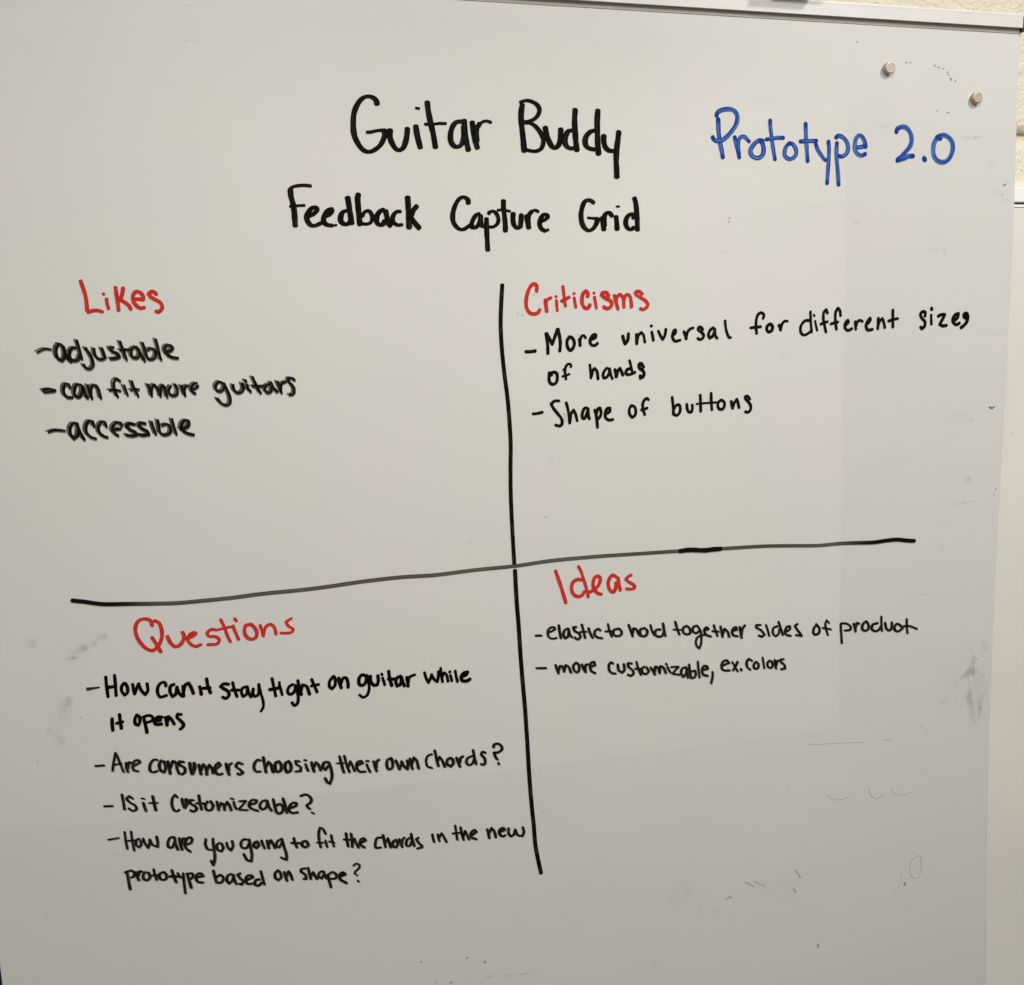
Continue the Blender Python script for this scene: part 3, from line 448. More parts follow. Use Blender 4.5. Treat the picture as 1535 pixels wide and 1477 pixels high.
bold2|opens|306 -4051 -2079 -4068 -2114 -4068 -2168 -4040 -2185 -4023 -2148 -4025 -2096 -4049 -2075|307 -3981 -2129 -3972 -2193 -3962 -2273|277 -3990 -2103 -3927 -2093 -3895 -2119 -3907 -2152 -3954 -2166|339 -3806 -2126 -3848 -2122 -3880 -2155 -3869 -2193 -3815 -2199|278 -3876 -2158 -3817 -2158|309 -3771 -2132 -3765 -2179 -3761 -2218|310 -3757 -2189 -3743 -2127 -3716 -2157 -3690 -2214|311 -3615 -2119 -3648 -2111 -3658 -2142 -3627 -2183 -3598 -2228 -3607 -2254 -3633 -2275
bold2|stay|321 -3123 -1847 -3171 -1838 -3204 -1863 -3174 -1889 -3132 -1924 -3124 -1962 -3155 -1996 -3189 -1980|290 -3080 -1833 -3069 -1901 -3045 -1988|290 -3097 -1913 -3016 -1921|291 -2942 -1893 -2981 -1903 -2997 -1949 -2982 -1996 -2947 -1974 -2932 -1909|292 -2935 -1893 -2921 -1967 -2903 -2009|293 -2875 -1924 -2882 -1971 -2865 -2005 -2831 -1995 -2815 -1918 -2816 -1880|261 -2816 -1880 -2800 -1980 -2782 -2072 -2785 -2132 -2809 -2175
bold2|tight|281 -2677 -1831 -2667 -1904 -2649 -2027|360 -2706 -1950 -2626 -1944|282 -2606 -1911 -2594 -1962 -2582 -2019|282 -2604 -1883 -2603 -1888|299 -2468 -1919 -2508 -1944 -2524 -1998 -2495 -2026 -2454 -1998 -2440 -1942|300 -2441 -1931 -2423 -2011 -2418 -2093 -2435 -2139 -2464 -2151 -2484 -2118|315 -2411 -1884 -2399 -1963 -2383 -2041|316 -2387 -2005 -2364 -1935 -2326 -1953 -2297 -2045|301 -2266 -1885 -2245 -1950 -2217 -2029|302 -2273 -1957 -2196 -1948
bold2|on|310 -2040 -1878 -2079 -1927 -2082 -1986 -2057 -2012 -2024 -1974 -2020 -1906 -2031 -1876|327 -1981 -1900 -1974 -1958 -1959 -2011|328 -1960 -1960 -1933 -1905 -1903 -1908 -1886 -1958 -1885 -2014
bold2|guitar|337 -1695 -1903 -1733 -1891 -1766 -1933 -1760 -1998 -1721 -2006 -1689 -1961 -1683 -1903|288 -1677 -1905 -1664 -1983 -1662 -2061 -1689 -2125 -1732 -2143 -1766 -2113|339 -1642 -1915 -1638 -1976 -1609 -2019 -1576 -2020|339 -1560 -1919 -1558 -1974 -1571 -2020|289 -1510 -1948 -1499 -1991 -1490 -2028|288 -1518 -1903 -1514 -1912|340 -1441 -1882 -1434 -1958 -1415 -2044|341 -1447 -1967 -1365 -1977|342 -1314 -1949 -1353 -1964 -1368 -2014 -1354 -2056 -1318 -2039 -1304 -1967|342 -1302 -1964 -1293 -2022 -1275 -2062|343 -1245 -1971 -1238 -2028 -1235 -2069|292 -1231 -2029 -1219 -1973 -1158 -1949
bold2|while|297 -1049 -1938 -1033 -2001 -1008 -2055|298 -1008 -2055 -984 -2006 -970 -1966|298 -970 -1966 -948 -2020 -912 -2055|299 -909 -2056 -897 -1995 -892 -1941|282 -868 -1907 -863 -1979 -852 -2062|283 -853 -2010 -832 -1960 -805 -1985 -791 -2063|283 -762 -1997 -753 -2030 -748 -2063|283 -768 -1955 -765 -1961|284 -705 -1953 -697 -2016 -684 -2079|368 -642 -2027 -585 -2008 -567 -1982 -604 -1986 -640 -2024 -635 -2065 -588 -2082 -543 -2065
dry2|dash|251 -4485 -2568 -4402 -2571
dry2|Are|231 -4326 -2639 -4309 -2550 -4283 -2452|231 -4283 -2452 -4253 -2546 -4221 -2664|232 -4315 -2579 -4234 -2572|273 -4189 -2574 -4188 -2624 -4179 -2669|273 -4176 -2626 -4163 -2569 -4134 -2579|260 -4122 -2615 -4056 -2583 -4065 -2560 -4104 -2561 -4128 -2615 -4120 -2659 -4079 -2677
dry2|consumers|282 -3883 -2578 -3922 -2574 -3957 -2619 -3962 -2681 -3935 -2706 -3893 -2698|298 -3843 -2589 -3867 -2625 -3861 -2693 -3828 -2720 -3807 -2674 -3817 -2604|298 -3780 -2608 -3774 -2666 -3768 -2741|299 -3763 -2679 -3732 -2610 -3703 -2630 -3695 -2700 -3679 -2752|300 -3624 -2634 -3667 -2623 -3669 -2656 -3621 -2698 -3622 -2748 -3655 -2767|346 -3566 -2654 -3560 -2718 -3549 -2773|346 -3544 -2768 -3521 -2711 -3522 -2660|302 -3476 -2683 -3469 -2742 -3461 -2787|302 -3457 -2743 -3432 -2684 -3409 -2725 -3403 -2799|303 -3398 -2751 -3372 -2698 -3349 -2733 -3339 -2791|303 -3308 -2750 -3262 -2714 -3277 -2686 -3307 -2710 -3315 -2771 -3288 -2814 -3246 -2810|305 -3202 -2706 -3194 -2765 -3178 -2829|274 -3178 -2779 -3175 -2728 -3143 -2708|291 -3036 -2731 -3080 -2711 -3103 -2747 -3064 -2788 -3036 -2826 -3070 -2844 -3092 -2830
dry2|choosing|301 -2849 -2716 -2880 -2708 -2912 -2741 -2920 -2799 -2892 -2836 -2856 -2838|302 -2818 -2685 -2810 -2764 -2800 -2852|302 -2798 -2797 -2766 -2742 -2743 -2773 -2735 -2825 -2725 -2862|334 -2661 -2751 -2691 -2761 -2703 -2819 -2685 -2863 -2649 -2855 -2636 -2797 -2659 -2751|335 -2556 -2764 -2587 -2775 -2599 -2833 -2583 -2882 -2549 -2873 -2536 -2810 -2555 -2764|275 -2443 -2778 -2485 -2768 -2477 -2807 -2436 -2843 -2439 -2886 -2491 -2886|276 -2382 -2817 -2370 -2862 -2359 -2893|245 -2393 -2769 -2372 -2775|307 -2318 -2805 -2311 -2849 -2297 -2909|308 -2297 -2861 -2270 -2811 -2245 -2842 -2225 -2904|308 -2153 -2821 -2188 -2827 -2200 -2882 -2175 -2905 -2145 -2871|310 -2136 -2828 -2114 -2906 -2109 -3000 -2136 -3069 -2165 -3045 -2182 -3003
dry2|their|303 -2016 -2778 -2003 -2858 -1981 -2961|212 -2051 -2851 -1976 -2857|273 -1965 -2777 -1950 -2865 -1919 -2964|274 -1927 -2899 -1904 -2847 -1884 -2894 -1864 -2961|305 -1827 -2901 -1772 -2882 -1790 -2857 -1830 -2872 -1838 -2929 -1803 -2978 -1747 -2983|276 -1728 -2905 -1715 -2947 -1696 -2993|245 -1734 -2866 -1704 -2867|307 -1652 -2880 -1640 -2936 -1624 -2992|307 -1625 -2948 -1618 -2886 -1591 -2867
dry2|own|316 -1466 -2869 -1498 -2880 -1510 -2937 -1493 -2989 -1456 -2985 -1444 -2926 -1459 -2866|317 -1408 -2902 -1390 -2954 -1374 -3005|318 -1374 -3005 -1352 -2959 -1345 -2921|318 -1343 -2921 -1322 -2973 -1285 -3016|318 -1283 -3010 -1276 -2958 -1282 -2918|319 -1251 -2901 -1243 -2962 -1228 -3018|319 -1233 -2964 -1207 -2893 -1180 -2928 -1159 -3023
dry2|chords|266 -1003 -2878 -1051 -2894 -1073 -2952 -1056 -3015 -1010 -3038|314 -970 -2841 -956 -2925 -937 -3023|315 -941 -2959 -918 -2922 -891 -2965 -865 -3040|348 -799 -2948 -831 -2964 -838 -3012 -796 -3047 -767 -3013 -779 -2961 -800 -2948|333 -728 -2957 -710 -3010 -693 -3061|333 -693 -3012 -681 -2963 -654 -2949|302 -549 -2958 -598 -2972 -618 -3019 -587 -3059 -547 -3041 -527 -2995|302 -536 -2890 -525 -2969 -508 -3054|320 -396 -2937 -430 -2925 -444 -2952 -411 -2994 -400 -3047 -417 -3076 -448 -3065
dry2|?|329 -300 -2884 -289 -2855 -248 -2851 -210 -2879 -206 -2926 -251 -2953 -296 -2951 -282 -2999 -261 -3031|264 -249 -3076 -244 -3093
dry2|dash|253 -4433 -3010 -4353 -3017
dry2|Is|268 -4255 -2908 -4247 -2982 -4242 -3068|269 -4154 -2963 -4186 -2934 -4211 -2958 -4180 -3004 -4132 -3046 -4126 -3085 -4160 -3098 -4198 -3066
dry2|it|277 -4053 -3027 -4045 -3070 -4035 -3115|194 -4068 -2973 -4038 -2983|278 -3958 -2966 -3948 -3048 -3937 -3122|209 -3997 -3035 -3912 -3044
dry2|Customizeable|252 -3715 -3008 -3737 -2979 -3764 -3013 -3774 -3084 -3757 -3143 -3733 -3162 -3702 -3148|309 -3668 -3035 -3661 -3094 -3648 -3134|309 -3644 -3134 -3625 -3093 -3627 -3042|282 -3555 -3063 -3592 -3057 -3589 -3092 -3542 -3134 -3532 -3170 -3566 -3187 -3590 -3170|282 -3499 -3017 -3493 -3099 -3482 -3174|283 -3529 -3102 -3445 -3115|284 -3415 -3098 -3442 -3142 -3426 -3189 -3386 -3195 -3363 -3153 -3384 -3098|284 -3321 -3113 -3314 -3160 -3307 -3205|285 -3303 -3174 -3278 -3132 -3254 -3156 -3248 -3212|286 -3244 -3170 -3218 -3129 -3199 -3164 -3182 -3224|258 -3151 -3137 -3143 -3184 -3126 -3219|214 -3178 -3094 -3151 -3105|244 -3094 -3138 -3024 -3142 -3066 -3189 -3102 -3226|245 -3097 -3233 -3013 -3249|288 -2995 -3190 -2924 -3179 -2915 -3152 -2957 -3142 -2995 -3180 -2980 -3230 -2910 -3271|289 -2823 -3164 -2867 -3179 -2884 -3224 -2860 -3261 -2819 -3243 -2805 -3189|290 -2807 -3170 -2792 -3239 -2768 -3286|290 -2743 -3166 -2732 -3227 -2719 -3306|292 -2718 -3241 -2674 -3227 -2644 -3270 -2660 -3322 -2697 -3331 -2717 -3309|292 -2639 -3170 -2623 -3242 -2607 -3333|292 -2581 -3289 -2507 -3268 -2501 -3241 -2535 -3231 -2574 -3261 -2582 -3312 -2548 -3346 -2492 -3346
dry2|?|309 -2453 -3170 -2402 -3160 -2358 -3187 -2343 -3229 -2362 -3266 -2392 -3279 -2384 -3306 -2364 -3327|233 -2345 -3372 -2322 -3387
dry2|dash|224 -4422 -3377 -4319 -3372
dry2|How|218 -4258 -3314 -4255 -3402 -4245 -3501|218 -4196 -3318 -4191 -3411 -4180 -3531|218 -4250 -3415 -4165 -3420|258 -4120 -3410 -4149 -3420 -4157 -3470 -4131 -3502 -4110 -3484 -4109 -3432|258 -4082 -3415 -4072 -3459 -4041 -3521|259 -4041 -3521 -4024 -3477 -4017 -3432|259 -4016 -3439 -3997 -3491 -3948 -3525|259 -3946 -3525 -3942 -3469 -3949 -3410
dry2|are|282 -3787 -3439 -3820 -3448 -3841 -3494 -3836 -3547 -3802 -3552 -3778 -3503|282 -3772 -3446 -3766 -3515 -3749 -3585|283 -3725 -3463 -3720 -3522 -3708 -3591|283 -3707 -3534 -3689 -3471 -3664 -3477|283 -3670 -3545 -3610 -3529 -3600 -3484 -3628 -3468 -3662 -3500 -3672 -3568 -3625 -3627
dry2|you|279 -3460 -3513 -3468 -3570 -3446 -3627 -3410 -3641|280 -3387 -3519 -3387 -3603 -3380 -3707 -3390 -3778 -3402 -3812 -3420 -3763|280 -3323 -3575 -3353 -3593 -3347 -3647 -3311 -3672 -3290 -3638 -3303 -3585|168 -3380 -3619 -3351 -3593|281 -3250 -3586 -3243 -3635 -3215 -3672|281 -3193 -3573 -3189 -3633 -3213 -3676
dry2|going|289 -3039 -3580 -3077 -3575 -3106 -3614 -3092 -3664 -3047 -3671 -3017 -3620|291 -3017 -3584 -3005 -3681 -3000 -3765 -3011 -3831 -3049 -3812 -3082 -3740|335 -2936 -3617 -2965 -3627 -2972 -3663 -2948 -3686 -2922 -3663 -2932 -3623|262 -2890 -3613 -2878 -3659 -2864 -3704|292 -2832 -3622 -2826 -3667 -2819 -3710|292 -2820 -3668 -2794 -3623 -2774 -3664 -2755 -3716|278 -2687 -3628 -2727 -3647 -2739 -3699 -2710 -3717 -2680 -3671|280 -2678 -3624 -2660 -3713 -2639 -3810 -2641 -3868|280 -2641 -3871 -2669 -3856 -2695 -3836
dry2|to|295 -2550 -3638 -2543 -3688 -2523 -3745|296 -2579 -3688 -2481 -3705|326 -2428 -3686 -2463 -3697 -2465 -3735 -2430 -3758 -2403 -3739 -2417 -3694
dry2|fit|275 -2210 -3636 -2239 -3573 -2268 -3559 -2283 -3611 -2283 -3695 -2270 -3783|221 -2309 -3723 -2240 -3734|248 -2216 -3713 -2209 -3749 -2201 -3789|249 -2151 -3660 -2143 -3727 -2127 -3794|249 -2176 -3732 -2122 -3751
dry2|the|286 -1991 -3663 -1984 -3740 -1974 -3817|286 -2017 -3732 -1936 -3747|286 -1936 -3676 -1930 -3748 -1929 -3830|287 -1926 -3791 -1903 -3739 -1888 -3786 -1862 -3846|301 -1835 -3799 -1780 -3776 -1798 -3750 -1833 -3759 -1841 -3812 -1798 -3856
dry2|chords|289 -1609 -3769 -1654 -3769 -1676 -3827 -1670 -3880 -1616 -3884|290 -1588 -3742 -1578 -3803 -1566 -3884|290 -1566 -3837 -1535 -3788 -1521 -3844 -1507 -3898|321 -1449 -3820 -1480 -3840 -1483 -3890 -1447 -3907 -1428 -3870 -1447 -3820|292 -1409 -3819 -1393 -3863 -1379 -3912|292 -1380 -3871 -1372 -3825 -1349 -3808|293 -1285 -3819 -1322 -3838 -1331 -3900 -1298 -3912 -1268 -3862|293 -1274 -3775 -1264 -3844 -1245 -3920|294 -1193 -3831 -1218 -3844 -1187 -3900 -1154 -3935|294 -1155 -3950 -1212 -3958
dry2|in|272 -1035 -3817 -1030 -3859 -1017 -3909|272 -973 -3826 -967 -3868 -959 -3905|273 -961 -3869 -930 -3820 -902 -3872 -878 -3930
dry2|the|261 -771 -3752 -762 -3834 -753 -3921|261 -803 -3841 -726 -3843|290 -710 -3781 -700 -3856 -680 -3932|291 -681 -3891 -660 -3833 -639 -3878 -618 -3936|321 -592 -3898 -530 -3861 -552 -3836 -591 -3862 -592 -3915 -533 -3948
dry2|new|301 -402 -3851 -392 -3901 -382 -3956|302 -384 -3902 -352 -3840 -322 -3885 -307 -3956|333 -262 -3907 -200 -3884 -216 -3859 -254 -3872 -262 -3924 -222 -3960 -194 -3950|304 -154 -3874 -155 -3936 -126 -3975 -94 -3956 -74 -3899|306 -72 -3912 -48 -3969 6 -3989 25 -3950 17 -3886
dry2|prototype|279 -4268 -3756 -4258 -3846 -4250 -3949|280 -4284 -3756 -4225 -3747 -4194 -3775 -4204 -3812 -4229 -3823|280 -4176 -3771 -4171 -3819 -4157 -3863|280 -4160 -3811 -4143 -3766 -4114 -3777|281 -4085 -3785 -4109 -3809 -4108 -3857 -4076 -3876 -4046 -3849 -4056 -3795|254 -4003 -3767 -3994 -3827 -3982 -3886|254 -4032 -3831 -3964 -3839|283 -3913 -3812 -3946 -3826 -3952 -3862 -3926 -3895 -3888 -3892 -3881 -3847 -3902 -3814|284 -3823 -3806 -3809 -3877 -3788 -3943|313 -3848 -3871 -3760 -3885|256 -3766 -3846 -3742 -3896 -3715 -3904|257 -3712 -3859 -3710 -3965 -3704 -4081|286 -3670 -3878 -3657 -3953 -3641 -4029|286 -3676 -3867 -3621 -3874 -3615 -3908 -3643 -3932|286 -3584 -3923 -3514 -3919 -3530 -3888 -3567 -3887 -3588 -3928 -3569 -3974 -3518 -3993
dry2|based|295 -3405 -3877 -3395 -3943 -3382 -4013|296 -3381 -3955 -3335 -3936 -3308 -3977 -3332 -4021 -3371 -4020|297 -3224 -3942 -3262 -3955 -3274 -4012 -3252 -4045 -3214 -4013 -3206 -3957|298 -3204 -3955 -3197 -4016 -3178 -4062|299 -3132 -3950 -3161 -3961 -3136 -4005 -3106 -4044 -3128 -4076 -3145 -4068|299 -3080 -4040 -3005 -4015 -3020 -3990 -3063 -3992 -3080 -4040 -3060 -4081 -3007 -4086|300 -2933 -4051 -2976 -4053 -2987 -4100 -2954 -4119 -2916 -4092|256 -2918 -3959 -2905 -4031 -2888 -4115
dry2|on|302 -2741 -3981 -2770 -4007 -2769 -4061 -2740 -4089 -2709 -4062 -2718 -4001 -2739 -3978|288 -2671 -4008 -2664 -4059 -2649 -4110|289 -2649 -4061 -2627 -4006 -2607 -4047 -2592 -4108
dry2|shape|298 -2445 -4000 -2489 -4004 -2495 -4027 -2449 -4077 -2443 -4122 -2472 -4119|283 -2418 -4000 -2407 -4068 -2396 -4129|284 -2393 -4102 -2366 -4057 -2350 -4098 -2330 -4141|300 -2271 -4061 -2302 -4076 -2308 -4123 -2278 -4142 -2259 -4113|300 -2255 -4068 -2241 -4115 -2221 -4153|301 -2210 -4113 -2199 -4186 -2183 -4260|301 -2204 -4111 -2157 -4090 -2118 -4126 -2126 -4164 -2183 -4165|332 -2080 -4152 -2024 -4139 -2040 -4113 -2076 -4122 -2079 -4182 -2013 -4239
dry2|?|228 -1928 -4051 -1899 -4033 -1863 -4049 -1870 -4088 -1912 -4123 -1917 -4143 -1893 -4168|251 -1888 -4233 -1880 -4244
thin|dash|160 -4503 -1741 -4448 -1743 -4387 -1744|128 -4505 -1762 -4457 -1755 -4391 -1746
line|vertical grid line, upper half|391 -44 2247 -58 2093 -74 1839 -70 1597 -50 1318 -21 1036 -7 796 0 541 -10 263 -15 -10 -10 -345 3 -796
line|vertical grid line, lower half|419 9 -872 13 -1039 19 -1238 33 -1499 46 -1847 61 -2136 79 -2427 97 -2855 110 -3271 130 -3635 148 -3881 162 -4123 190 -4311 221 -4481
grey|grey horizontal grid line|342 -4547 -828 -4449 -848 -4294 -882 -4086 -899 -3799 -921 -3573 -934 -3343 -932 -3030 -925 -2712 -908 -2334 -901 -2077 -890 -1663 -862 -1242 -848 -898 -854 -459 -833 19 -822 429 -795 957 -787 1489 -792 1966 -797 2529 -809 3032 -817 3395 -837 3768 -861 4083 -858 4301 -866 4522 -876 4716 -865 4856 -865 4978 -884 5072 -895
fade|dark left end of horizontal grid line|358 -4565 -822 -4452 -845 -4294 -882 -4099 -899 -3934 -911 -3709 -929
black|black patch on horizontal grid line|491 1978 -799 2091 -793 2187 -801 2292 -813 2393 -808 2495 -809
fade|dark right end of horizontal grid line|412 5091 -898 4978 -884 4856 -865 4716 -865 4522 -876 4301 -866 4083 -858 3876 -863
speck|small dark specks of old ink scattered over the board|118 4185 4925 4194 4925|121 4833 4735 4836 4724|121 4884 4726 4889 4727|123 5211 4712 5220 4709|123 5262 4696 5273 4692|74 5311 4685 5329 4680|111 5384 4647 5390 4640|111 5394 4621 5403 4615|111 5426 4583 5430 4573|112 5436 4562 5445 4557|112 5494 4553 5500 4547|168 6210 3376 6222 3379|104 6222 3379 6242 3387|104 6193 3263 6198 3260|91 6258 3418 6262 3417|74 5254 4207 5269 4201|75 5390 4191 5417 4191|116 2604 2965 2607 2962|116 2596 2926 2599 2923|70 2686 2970 2689 2970|99 -5025 -2455 -5022 -2455|82 -5072 -4101 -5069 -4101|80 -4585 -2038 -4581 -2039|143 -1222 -5322 -1218 -5323|145 -688 -5366 -687 -5374|144 -1063 -5598 -1059 -5598|145 -894 -5639 -878 -5637|122 -490 -5456 -471 -5463|202 5073 -5377 5077 -5404|155 3838 -6002 3836 -6045|89 -490 -510 -486 -511|87 118 1942 121 1940|91 375 -292 383 -294|110 6244 -319 6254 -321|110 6222 -385 6227 -387|109 6463 366 6470 362|87 166 1924 168 1921|87 302 2138 305 2135|83 -4345 -3548 -4343 -3549
faint|faint leftover pen ticks near the bottom|165 3506 -4956 3572 -5055|214 3568 -5063 3578 -5066|247 3485 -5200 3516 -5253|224 2567 -5182 2634 -5170|145 2823 -5005 2940 -5081|146 2949 -5017 3085 -5100
faint2|faint leftover curves of an erased word|96 3949 -4037 3996 -4074 4072 -4109 4137 -4115 4222 -4104 4268 -4082|139 4531 -4037 4544 -4101 4592 -4152 4650 -4179 4698 -4157 4726 -4121|99 4863 -4055 4868 -4127 4929 -4162 5007 -4180 5084 -4174 5147 -4161
faint2|faint erased zero near the lower right|125 5315 -5066 5265 -5035 5197 -5066 5155 -5142 5147 -5232 5184 -5311 5244 -5343 5302 -5293 5319 -5186 5305 -5065|75 5020 -5212 5030 -5277 4999 -5391 4904 -5504
faint2|faint erased straight streak in the lower right|108 3672 -3338 3838 -3357 4023 -3369 4303 -3392 4453 -3405|111 4719 -3416 4824 -3429
tick|small blue tick near the right edge|138 6115 712 6135 700|217 6135 700 6159 696|138 6159 696 6187 713
faint|faint pen hairline beside the letter h|90 613 852 626 808 616 756'''
GN = {'bold': 'black', 'bold2': 'black', 'solid': 'black', 'dry': 'black, partly dry', 'dry2': 'black', 'red': 'red', 'blue': 'blue'}
LINES = []
for line in DATA.strip().split('\n'):
    f = line.split('|')
    if f[0] in ('faint', 'faint2'): LINES += [[f[0], f[1], s] for s in f[2:]]
    else: LINES.append(f)
for f in LINES:
    style, word = f[0], f[1]; ST = []
    for s in f[2:]:
        v = [int(x) for x in s.split()]
        ST.append((v[0]*1e-5, [(v[i]*1e-4, 1.45+v[i+1]*1e-4) for i in range(1, len(v)-1, 2)]))
    if style in GN or style == 'thin':
        name = 'bullet_dash' if word == 'dash' else 'handwritten_word'
        lab = None if word == 'dash' else 'word "%s" handwritten in %s marker' % (word, GN[style])
    elif style in ('line', 'grey', 'fade', 'black'): name, lab = 'grid_line', word
    elif style == 'speck': name, lab = 'ink_specks', word
    else: name, lab = 'erased_mark', word
    parts = []
    y0 = -.00042 - (.0003 if style in ('grey',) else 0) - (.0006 if style in ('fade', 'black') else 0)
    k = 0; VS = []; FS = []; UV = []; U2 = []; MI = []
    def add(res, mi):
        vs, fs, uv, u2, kk = res; b = len(VS); VS.extend(vs); UV.extend(uv); U2.extend(u2)
        FS.extend([tuple(x+b for x in q_) for q_ in fs]); MI.extend([mi]*len(fs)); return kk
    mats = [INK[style]]
    if style == 'dry':
        mats.append(INK['ghost'])
        k = add(ribbons(ST, 'ghost', -.0019, .0011, .58, y0, 0), 1)
        k = add(ribbons(ST, 'ghost', .0005, -.0015, .62, y0, k), 1)
        k = add(ribbons(ST, style, .0003, 0, .74, y0, k), 0)
    elif style == 'dry2':
        mats.append(INK['ghost'])
        k = add(ribbons(ST, 'ghost', .0009, -.0008, .78, y0, 0), 1)
        k = add(ribbons(ST, style, -.0001, 0.0001, .82, y0, k), 0)
    else: add(ribbons(ST, style, 0, 0, 1.0, y0, 0), 0)
    o = mesh(name, VS, FS, mats[0], None, UV, False, U2)
    for m in mats[1:]: o.data.materials.append(m)
    for p, mi in zip(o.data.polygons, MI): p.material_index = mi
    onb(o)
    if lab and name != 'erased_mark': o['label'] = lab
    if name == 'ink_specks': o['kind'] = 'stuff'

# ---------------------------------------------------------------- smudges and half-wiped dirt on the board
SMD = '''5988 -2625 942 1060 0 1.16875 g
5951 -2682 1413 824 -20 0.95625 g
6004 -2512 352 1176 10 1.0625 g
5969 -2368 234 469 0 0.6375 g
6059 -2500 235 235 0 1.0625 g
5985 -3093 474 2374 -8 0.95625 g
5961 -2975 710 1420 0 0.53125 g
6118 -3161 477 1789 5 0.85 g
6063 -3298 298 835 5 0.74375 g
6132 -3011 1666 4762 0 0.2975 g
5876 -2806 4710 5888 0 0.159375 g
6166 -2335 825 1178 0 0.425 g
5587 -3013 656 374 0 0.5 g
-4320 -1223 728 397 0 0.8 g
-4511 -1330 1581 527 -22 0.88 n
-4618 -1416 854 262 -5 0.96 n
-4407 -1285 528 330 -30 0.64 n
-4691 -1869 595 794 10 0.88 n
-4743 -1968 926 1323 10 0.4 g
-4817 -2184 795 928 0 0.4 g
-4786 -2273 598 598 0 0.56 g
-4896 -2154 264 594 25 0.48 n
-4981 -1229 646 646 0 0.56 g
5729 3911 2526 252 0 0.55 g
5830 3929 844 135 0 0.7 g
6018 3633 768 512 0 0.3 g
6154 3294 1206 155 0 0.45 g
6252 3201 865 432 0 0.2 g
4557 4008 972 324 0 0.4 g
-3127 4591 370 92 0 0.9 g
-3034 4596 558 74 0 0.5 g
2555 2581 1089 140 5 0.4 g
4212 2929 489 407 0 0.4 g
5415 2602 425 681 0 0.5 g
5267 2618 1017 423 0 0.3 g
5961 1452 882 264 10 0.2 g
5898 1630 702 175 25 0.4 g
6107 1626 530 176 25 0.4 g
6252 1615 355 177 0 0.35 g
5658 631 1948 354 -3 0.3 y
5594 585 1945 88 -3 0.35 g
5852 558 356 222 20 0.6 g
5620 379 1065 266 -15 0.3 g
5850 -179 812 541 30 0.6 b
5773 -468 1808 198 -5 0.6 g
5918 -460 363 136 0 0.6 g
5503 -1005 271 271 0 0.7 g
5505 -753 360 270 0 0.3 g
5272 -1597 544 163 5 0.5 g
5110 -1583 2708 135 0 0.25 g
5521 -1269 363 363 0 0 g
5264 -3301 466 279 35 0.6 n
5335 -3371 280 467 -10 0.5 n
3404 -3876 222 1247 0 0.25 b
2647 765 241 160 0 0 n
1877 -5051 1042 1737 -20 0.22 n
2051 -4993 872 1919 -15 0.22 n
2226 -5256 352 881 0 0.25 n
2447 -5328 355 621 -30 0.4 n
3213 -5139 5434 905 5 0.15 n
3398 -5293 1095 730 0 0.15 n
2940 -5050 1076 179 25 0.3 n
3076 -5055 900 180 25 0.3 n
1618 -5880 524 787 0 0.35 n
1246 -5407 600 428 0 0.18 n
-698 -5637 811 146 -5 0.5 g
-437 -5653 654 130 3 0.9 g
-222 -5685 659 148 -6 0.8 g
-29 -5700 1077 182 -4 0.9 y
141 -5723 750 125 0 0.6 y
-478 -5462 195 211 30 1.2 g
-1079 -5393 3191 398 0 0.1 g
448 335 755 755 30 0.15 g
-444 742 364 145 0 0.3 g
672 1811 370 222 0 0.3 g
1065 1388 378 151 10 0.3 g
204 1798 219 146 0 0.2 g
3289 1398 325 487 0 0.2 g
250 -3636 644 241 0 0.3 g
271 -3736 323 323 0 0.45 g
184 -2471 393 393 0 0.15 g
785 1694 298 223 -40 0.6 n
3707 3097 4803 320 0 0.12 g
-1061 -4931 4748 791 0 0.1 g
-3484 -3005 5640 1410 10 0.06 n
4802 1280 2560 426 -5 0.08 g
4603 44 6060 1212 -12 0.08 g
3067 4253 4617 769 3 0.06 g'''
sk = 0
for line in SMD.strip().split('\n'):
    v = line.split(); x, z = float(v[0])*1e-4, 1.45+float(v[1])*1e-4; rx, ry = float(v[2])*1e-5*1.25, float(v[3])*1e-5*1.25
    an = -math.radians(float(v[4])); st = float(v[5])
    if st <= 0: continue
    vs = []; uvs = []; fs = []; n = 16; ca, sa = math.cos(an), math.sin(an); y = -.00002 - sk*4e-6; sk += 1
    vs.append((x, y, z)); uvs.append((0, 0))
    for i in range(n):
        c, s_ = math.cos(i*2*math.pi/n), math.sin(i*2*math.pi/n)
        vs.append((x+rx*c*ca-ry*s_*sa, y, z+rx*c*sa+ry*s_*ca)); uvs.append((c, s_))
    for i in range(n): fs.append((0, 1+i, 1+(i+1) % n))
    o = mesh('smudge', vs, fs, SM[v[6]], None, uvs); o.color = (1, 1, 1, min(1, st*.31)); onb(o)

# ---------------------------------------------------------------- unseen plain wall, added so its mirrored end puts a tone band on the sheet
M_back = simple('added_wall_paint', (.87, .84, .76), .8, 0, .02, 2)
bw = box('added_back_wall', (-3.2, -2.75, 0.0), ((0.3813, 0.0000, 1.6155)[0]+.6434*2.6, -2.6, 2.75), M_back); tag(bw, kind='structure')
fl = box('added_floor', (-3.2, -4.5, -.05), (3.2, .13, 0), simple('added_floor_dark', (.055, .052, .047), .5, 0, .1, 4)); tag(fl, kind='structure')  # added with the wall for the sheet to mirror; kept dark to limit bounce
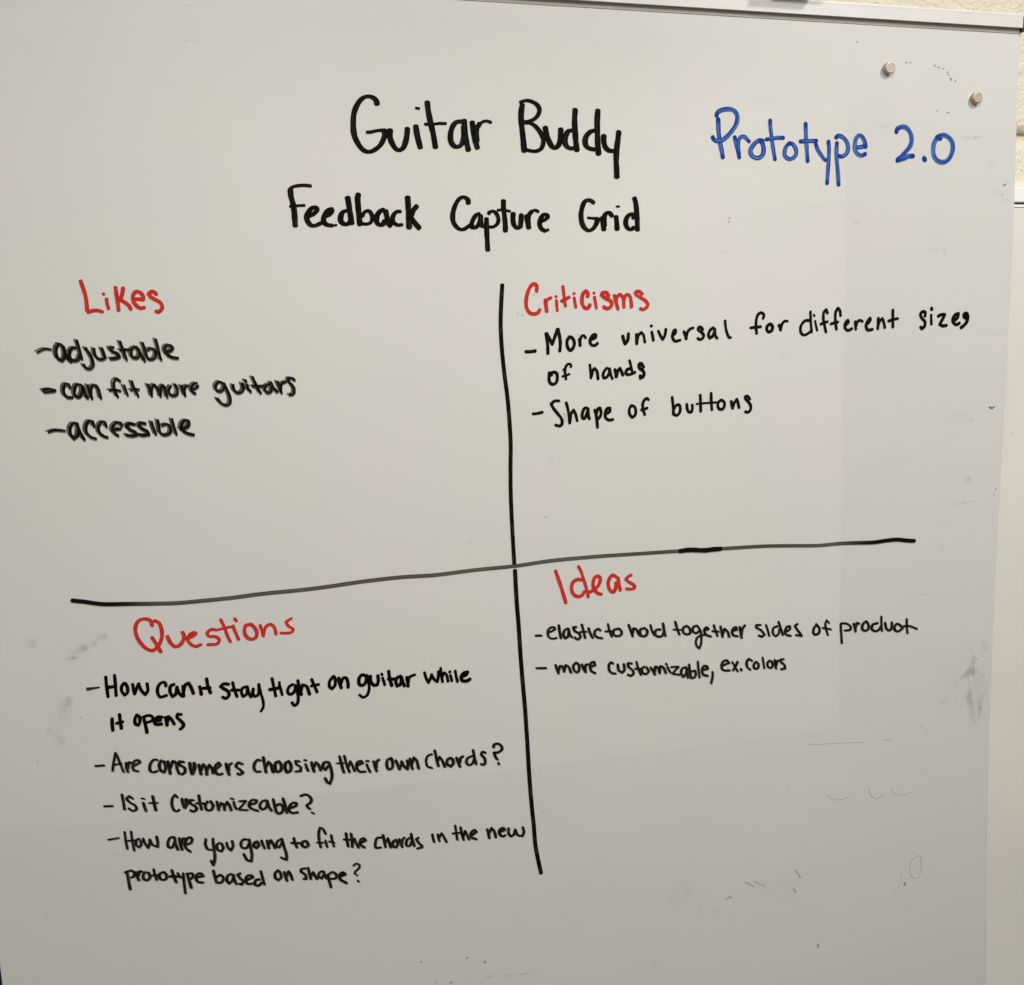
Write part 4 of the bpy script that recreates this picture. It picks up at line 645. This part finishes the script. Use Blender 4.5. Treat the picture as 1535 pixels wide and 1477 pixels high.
# ---------------------------------------------------------------- round magnets
def magnet(c, tilt, label):
    r, h = .0066, .0062
    root = empty('round_magnet', (c[0], 0, c[2]))
    tag(root, label=label, category='magnet', group='small round magnets on the board')
    n = 40; prof = [(0, -.0002), (r-.0006, -.0002), (r, -.0008), (r, -h+.0009), (r-.0009, -h), (r-.0016, -h+.00015), (0, -h+.0001)]
    vs = []; fs = []
    for rad, y in prof[1:-1]:
        for i in range(n):
            t = 2*math.pi*i/n; vs.append((rad*math.cos(t), y, rad*math.sin(t)))
    m = len(prof)-2
    for j in range(m-1):
        for i in range(n):
            a = j*n+i; b = j*n+(i+1) % n; fs.append((a, a+n, b+n, b))
    b0 = mesh('magnet_body', vs, fs + [tuple(range(n))], M_steel, root, smooth=False)
    for p in b0.data.polygons: p.use_smooth = len(p.vertices) == 4
    fv = [(v_[0], v_[1], v_[2]) for v_ in vs[-n:]]
    f0 = mesh('magnet_face', fv, [tuple(range(n))[::-1]], M_steel_face, root)
    bpy.context.view_layer.update()
    root.rotation_euler = (0, tilt, 0)
    return root
M_steel_face = simple('magnet_face', (.46, .40, .32), .5, .35, .05, 500)
magnet((0.4588, 0.0000, 1.9147), .3, 'small round silver magnet, the left and higher one, below the top rail')
magnet((0.5767, 0.0000, 1.8859), 1.2, 'small round silver magnet, the right and lower one, near the right edge')

# ---------------------------------------------------------------- clip added just above the frame to cast the shadow on the rail
ca = (0.3007, -0.0100, 1.9798); cb = (0.3593, -0.0100, 1.9832)
cl = empty('unseen_clip', ((ca[0]+cb[0])/2, 0, zup+.001))
tag(cl, label='dark clip added out of view above the top rail to throw a soft shadow on it', category='clip')
zc = zup + .0045
rel(prism_x('jaws', [(-.024, zc), (-.034, zc+.008), (-.024, zc+.034), (-.004, zc+.052), (.008, zc+.052), (.018, zc+.034), (.020, zc)], ca[0], cb[0], M_clip, bev=.001), cl)
rel(prism_x('handle', [(-.026, zc+.030), (-.042, zc+.050), (-.040, zc+.052), (-.022, zc+.038)], ca[0]+.01, cb[0]-.01, M_clip, bev=.0008), cl)
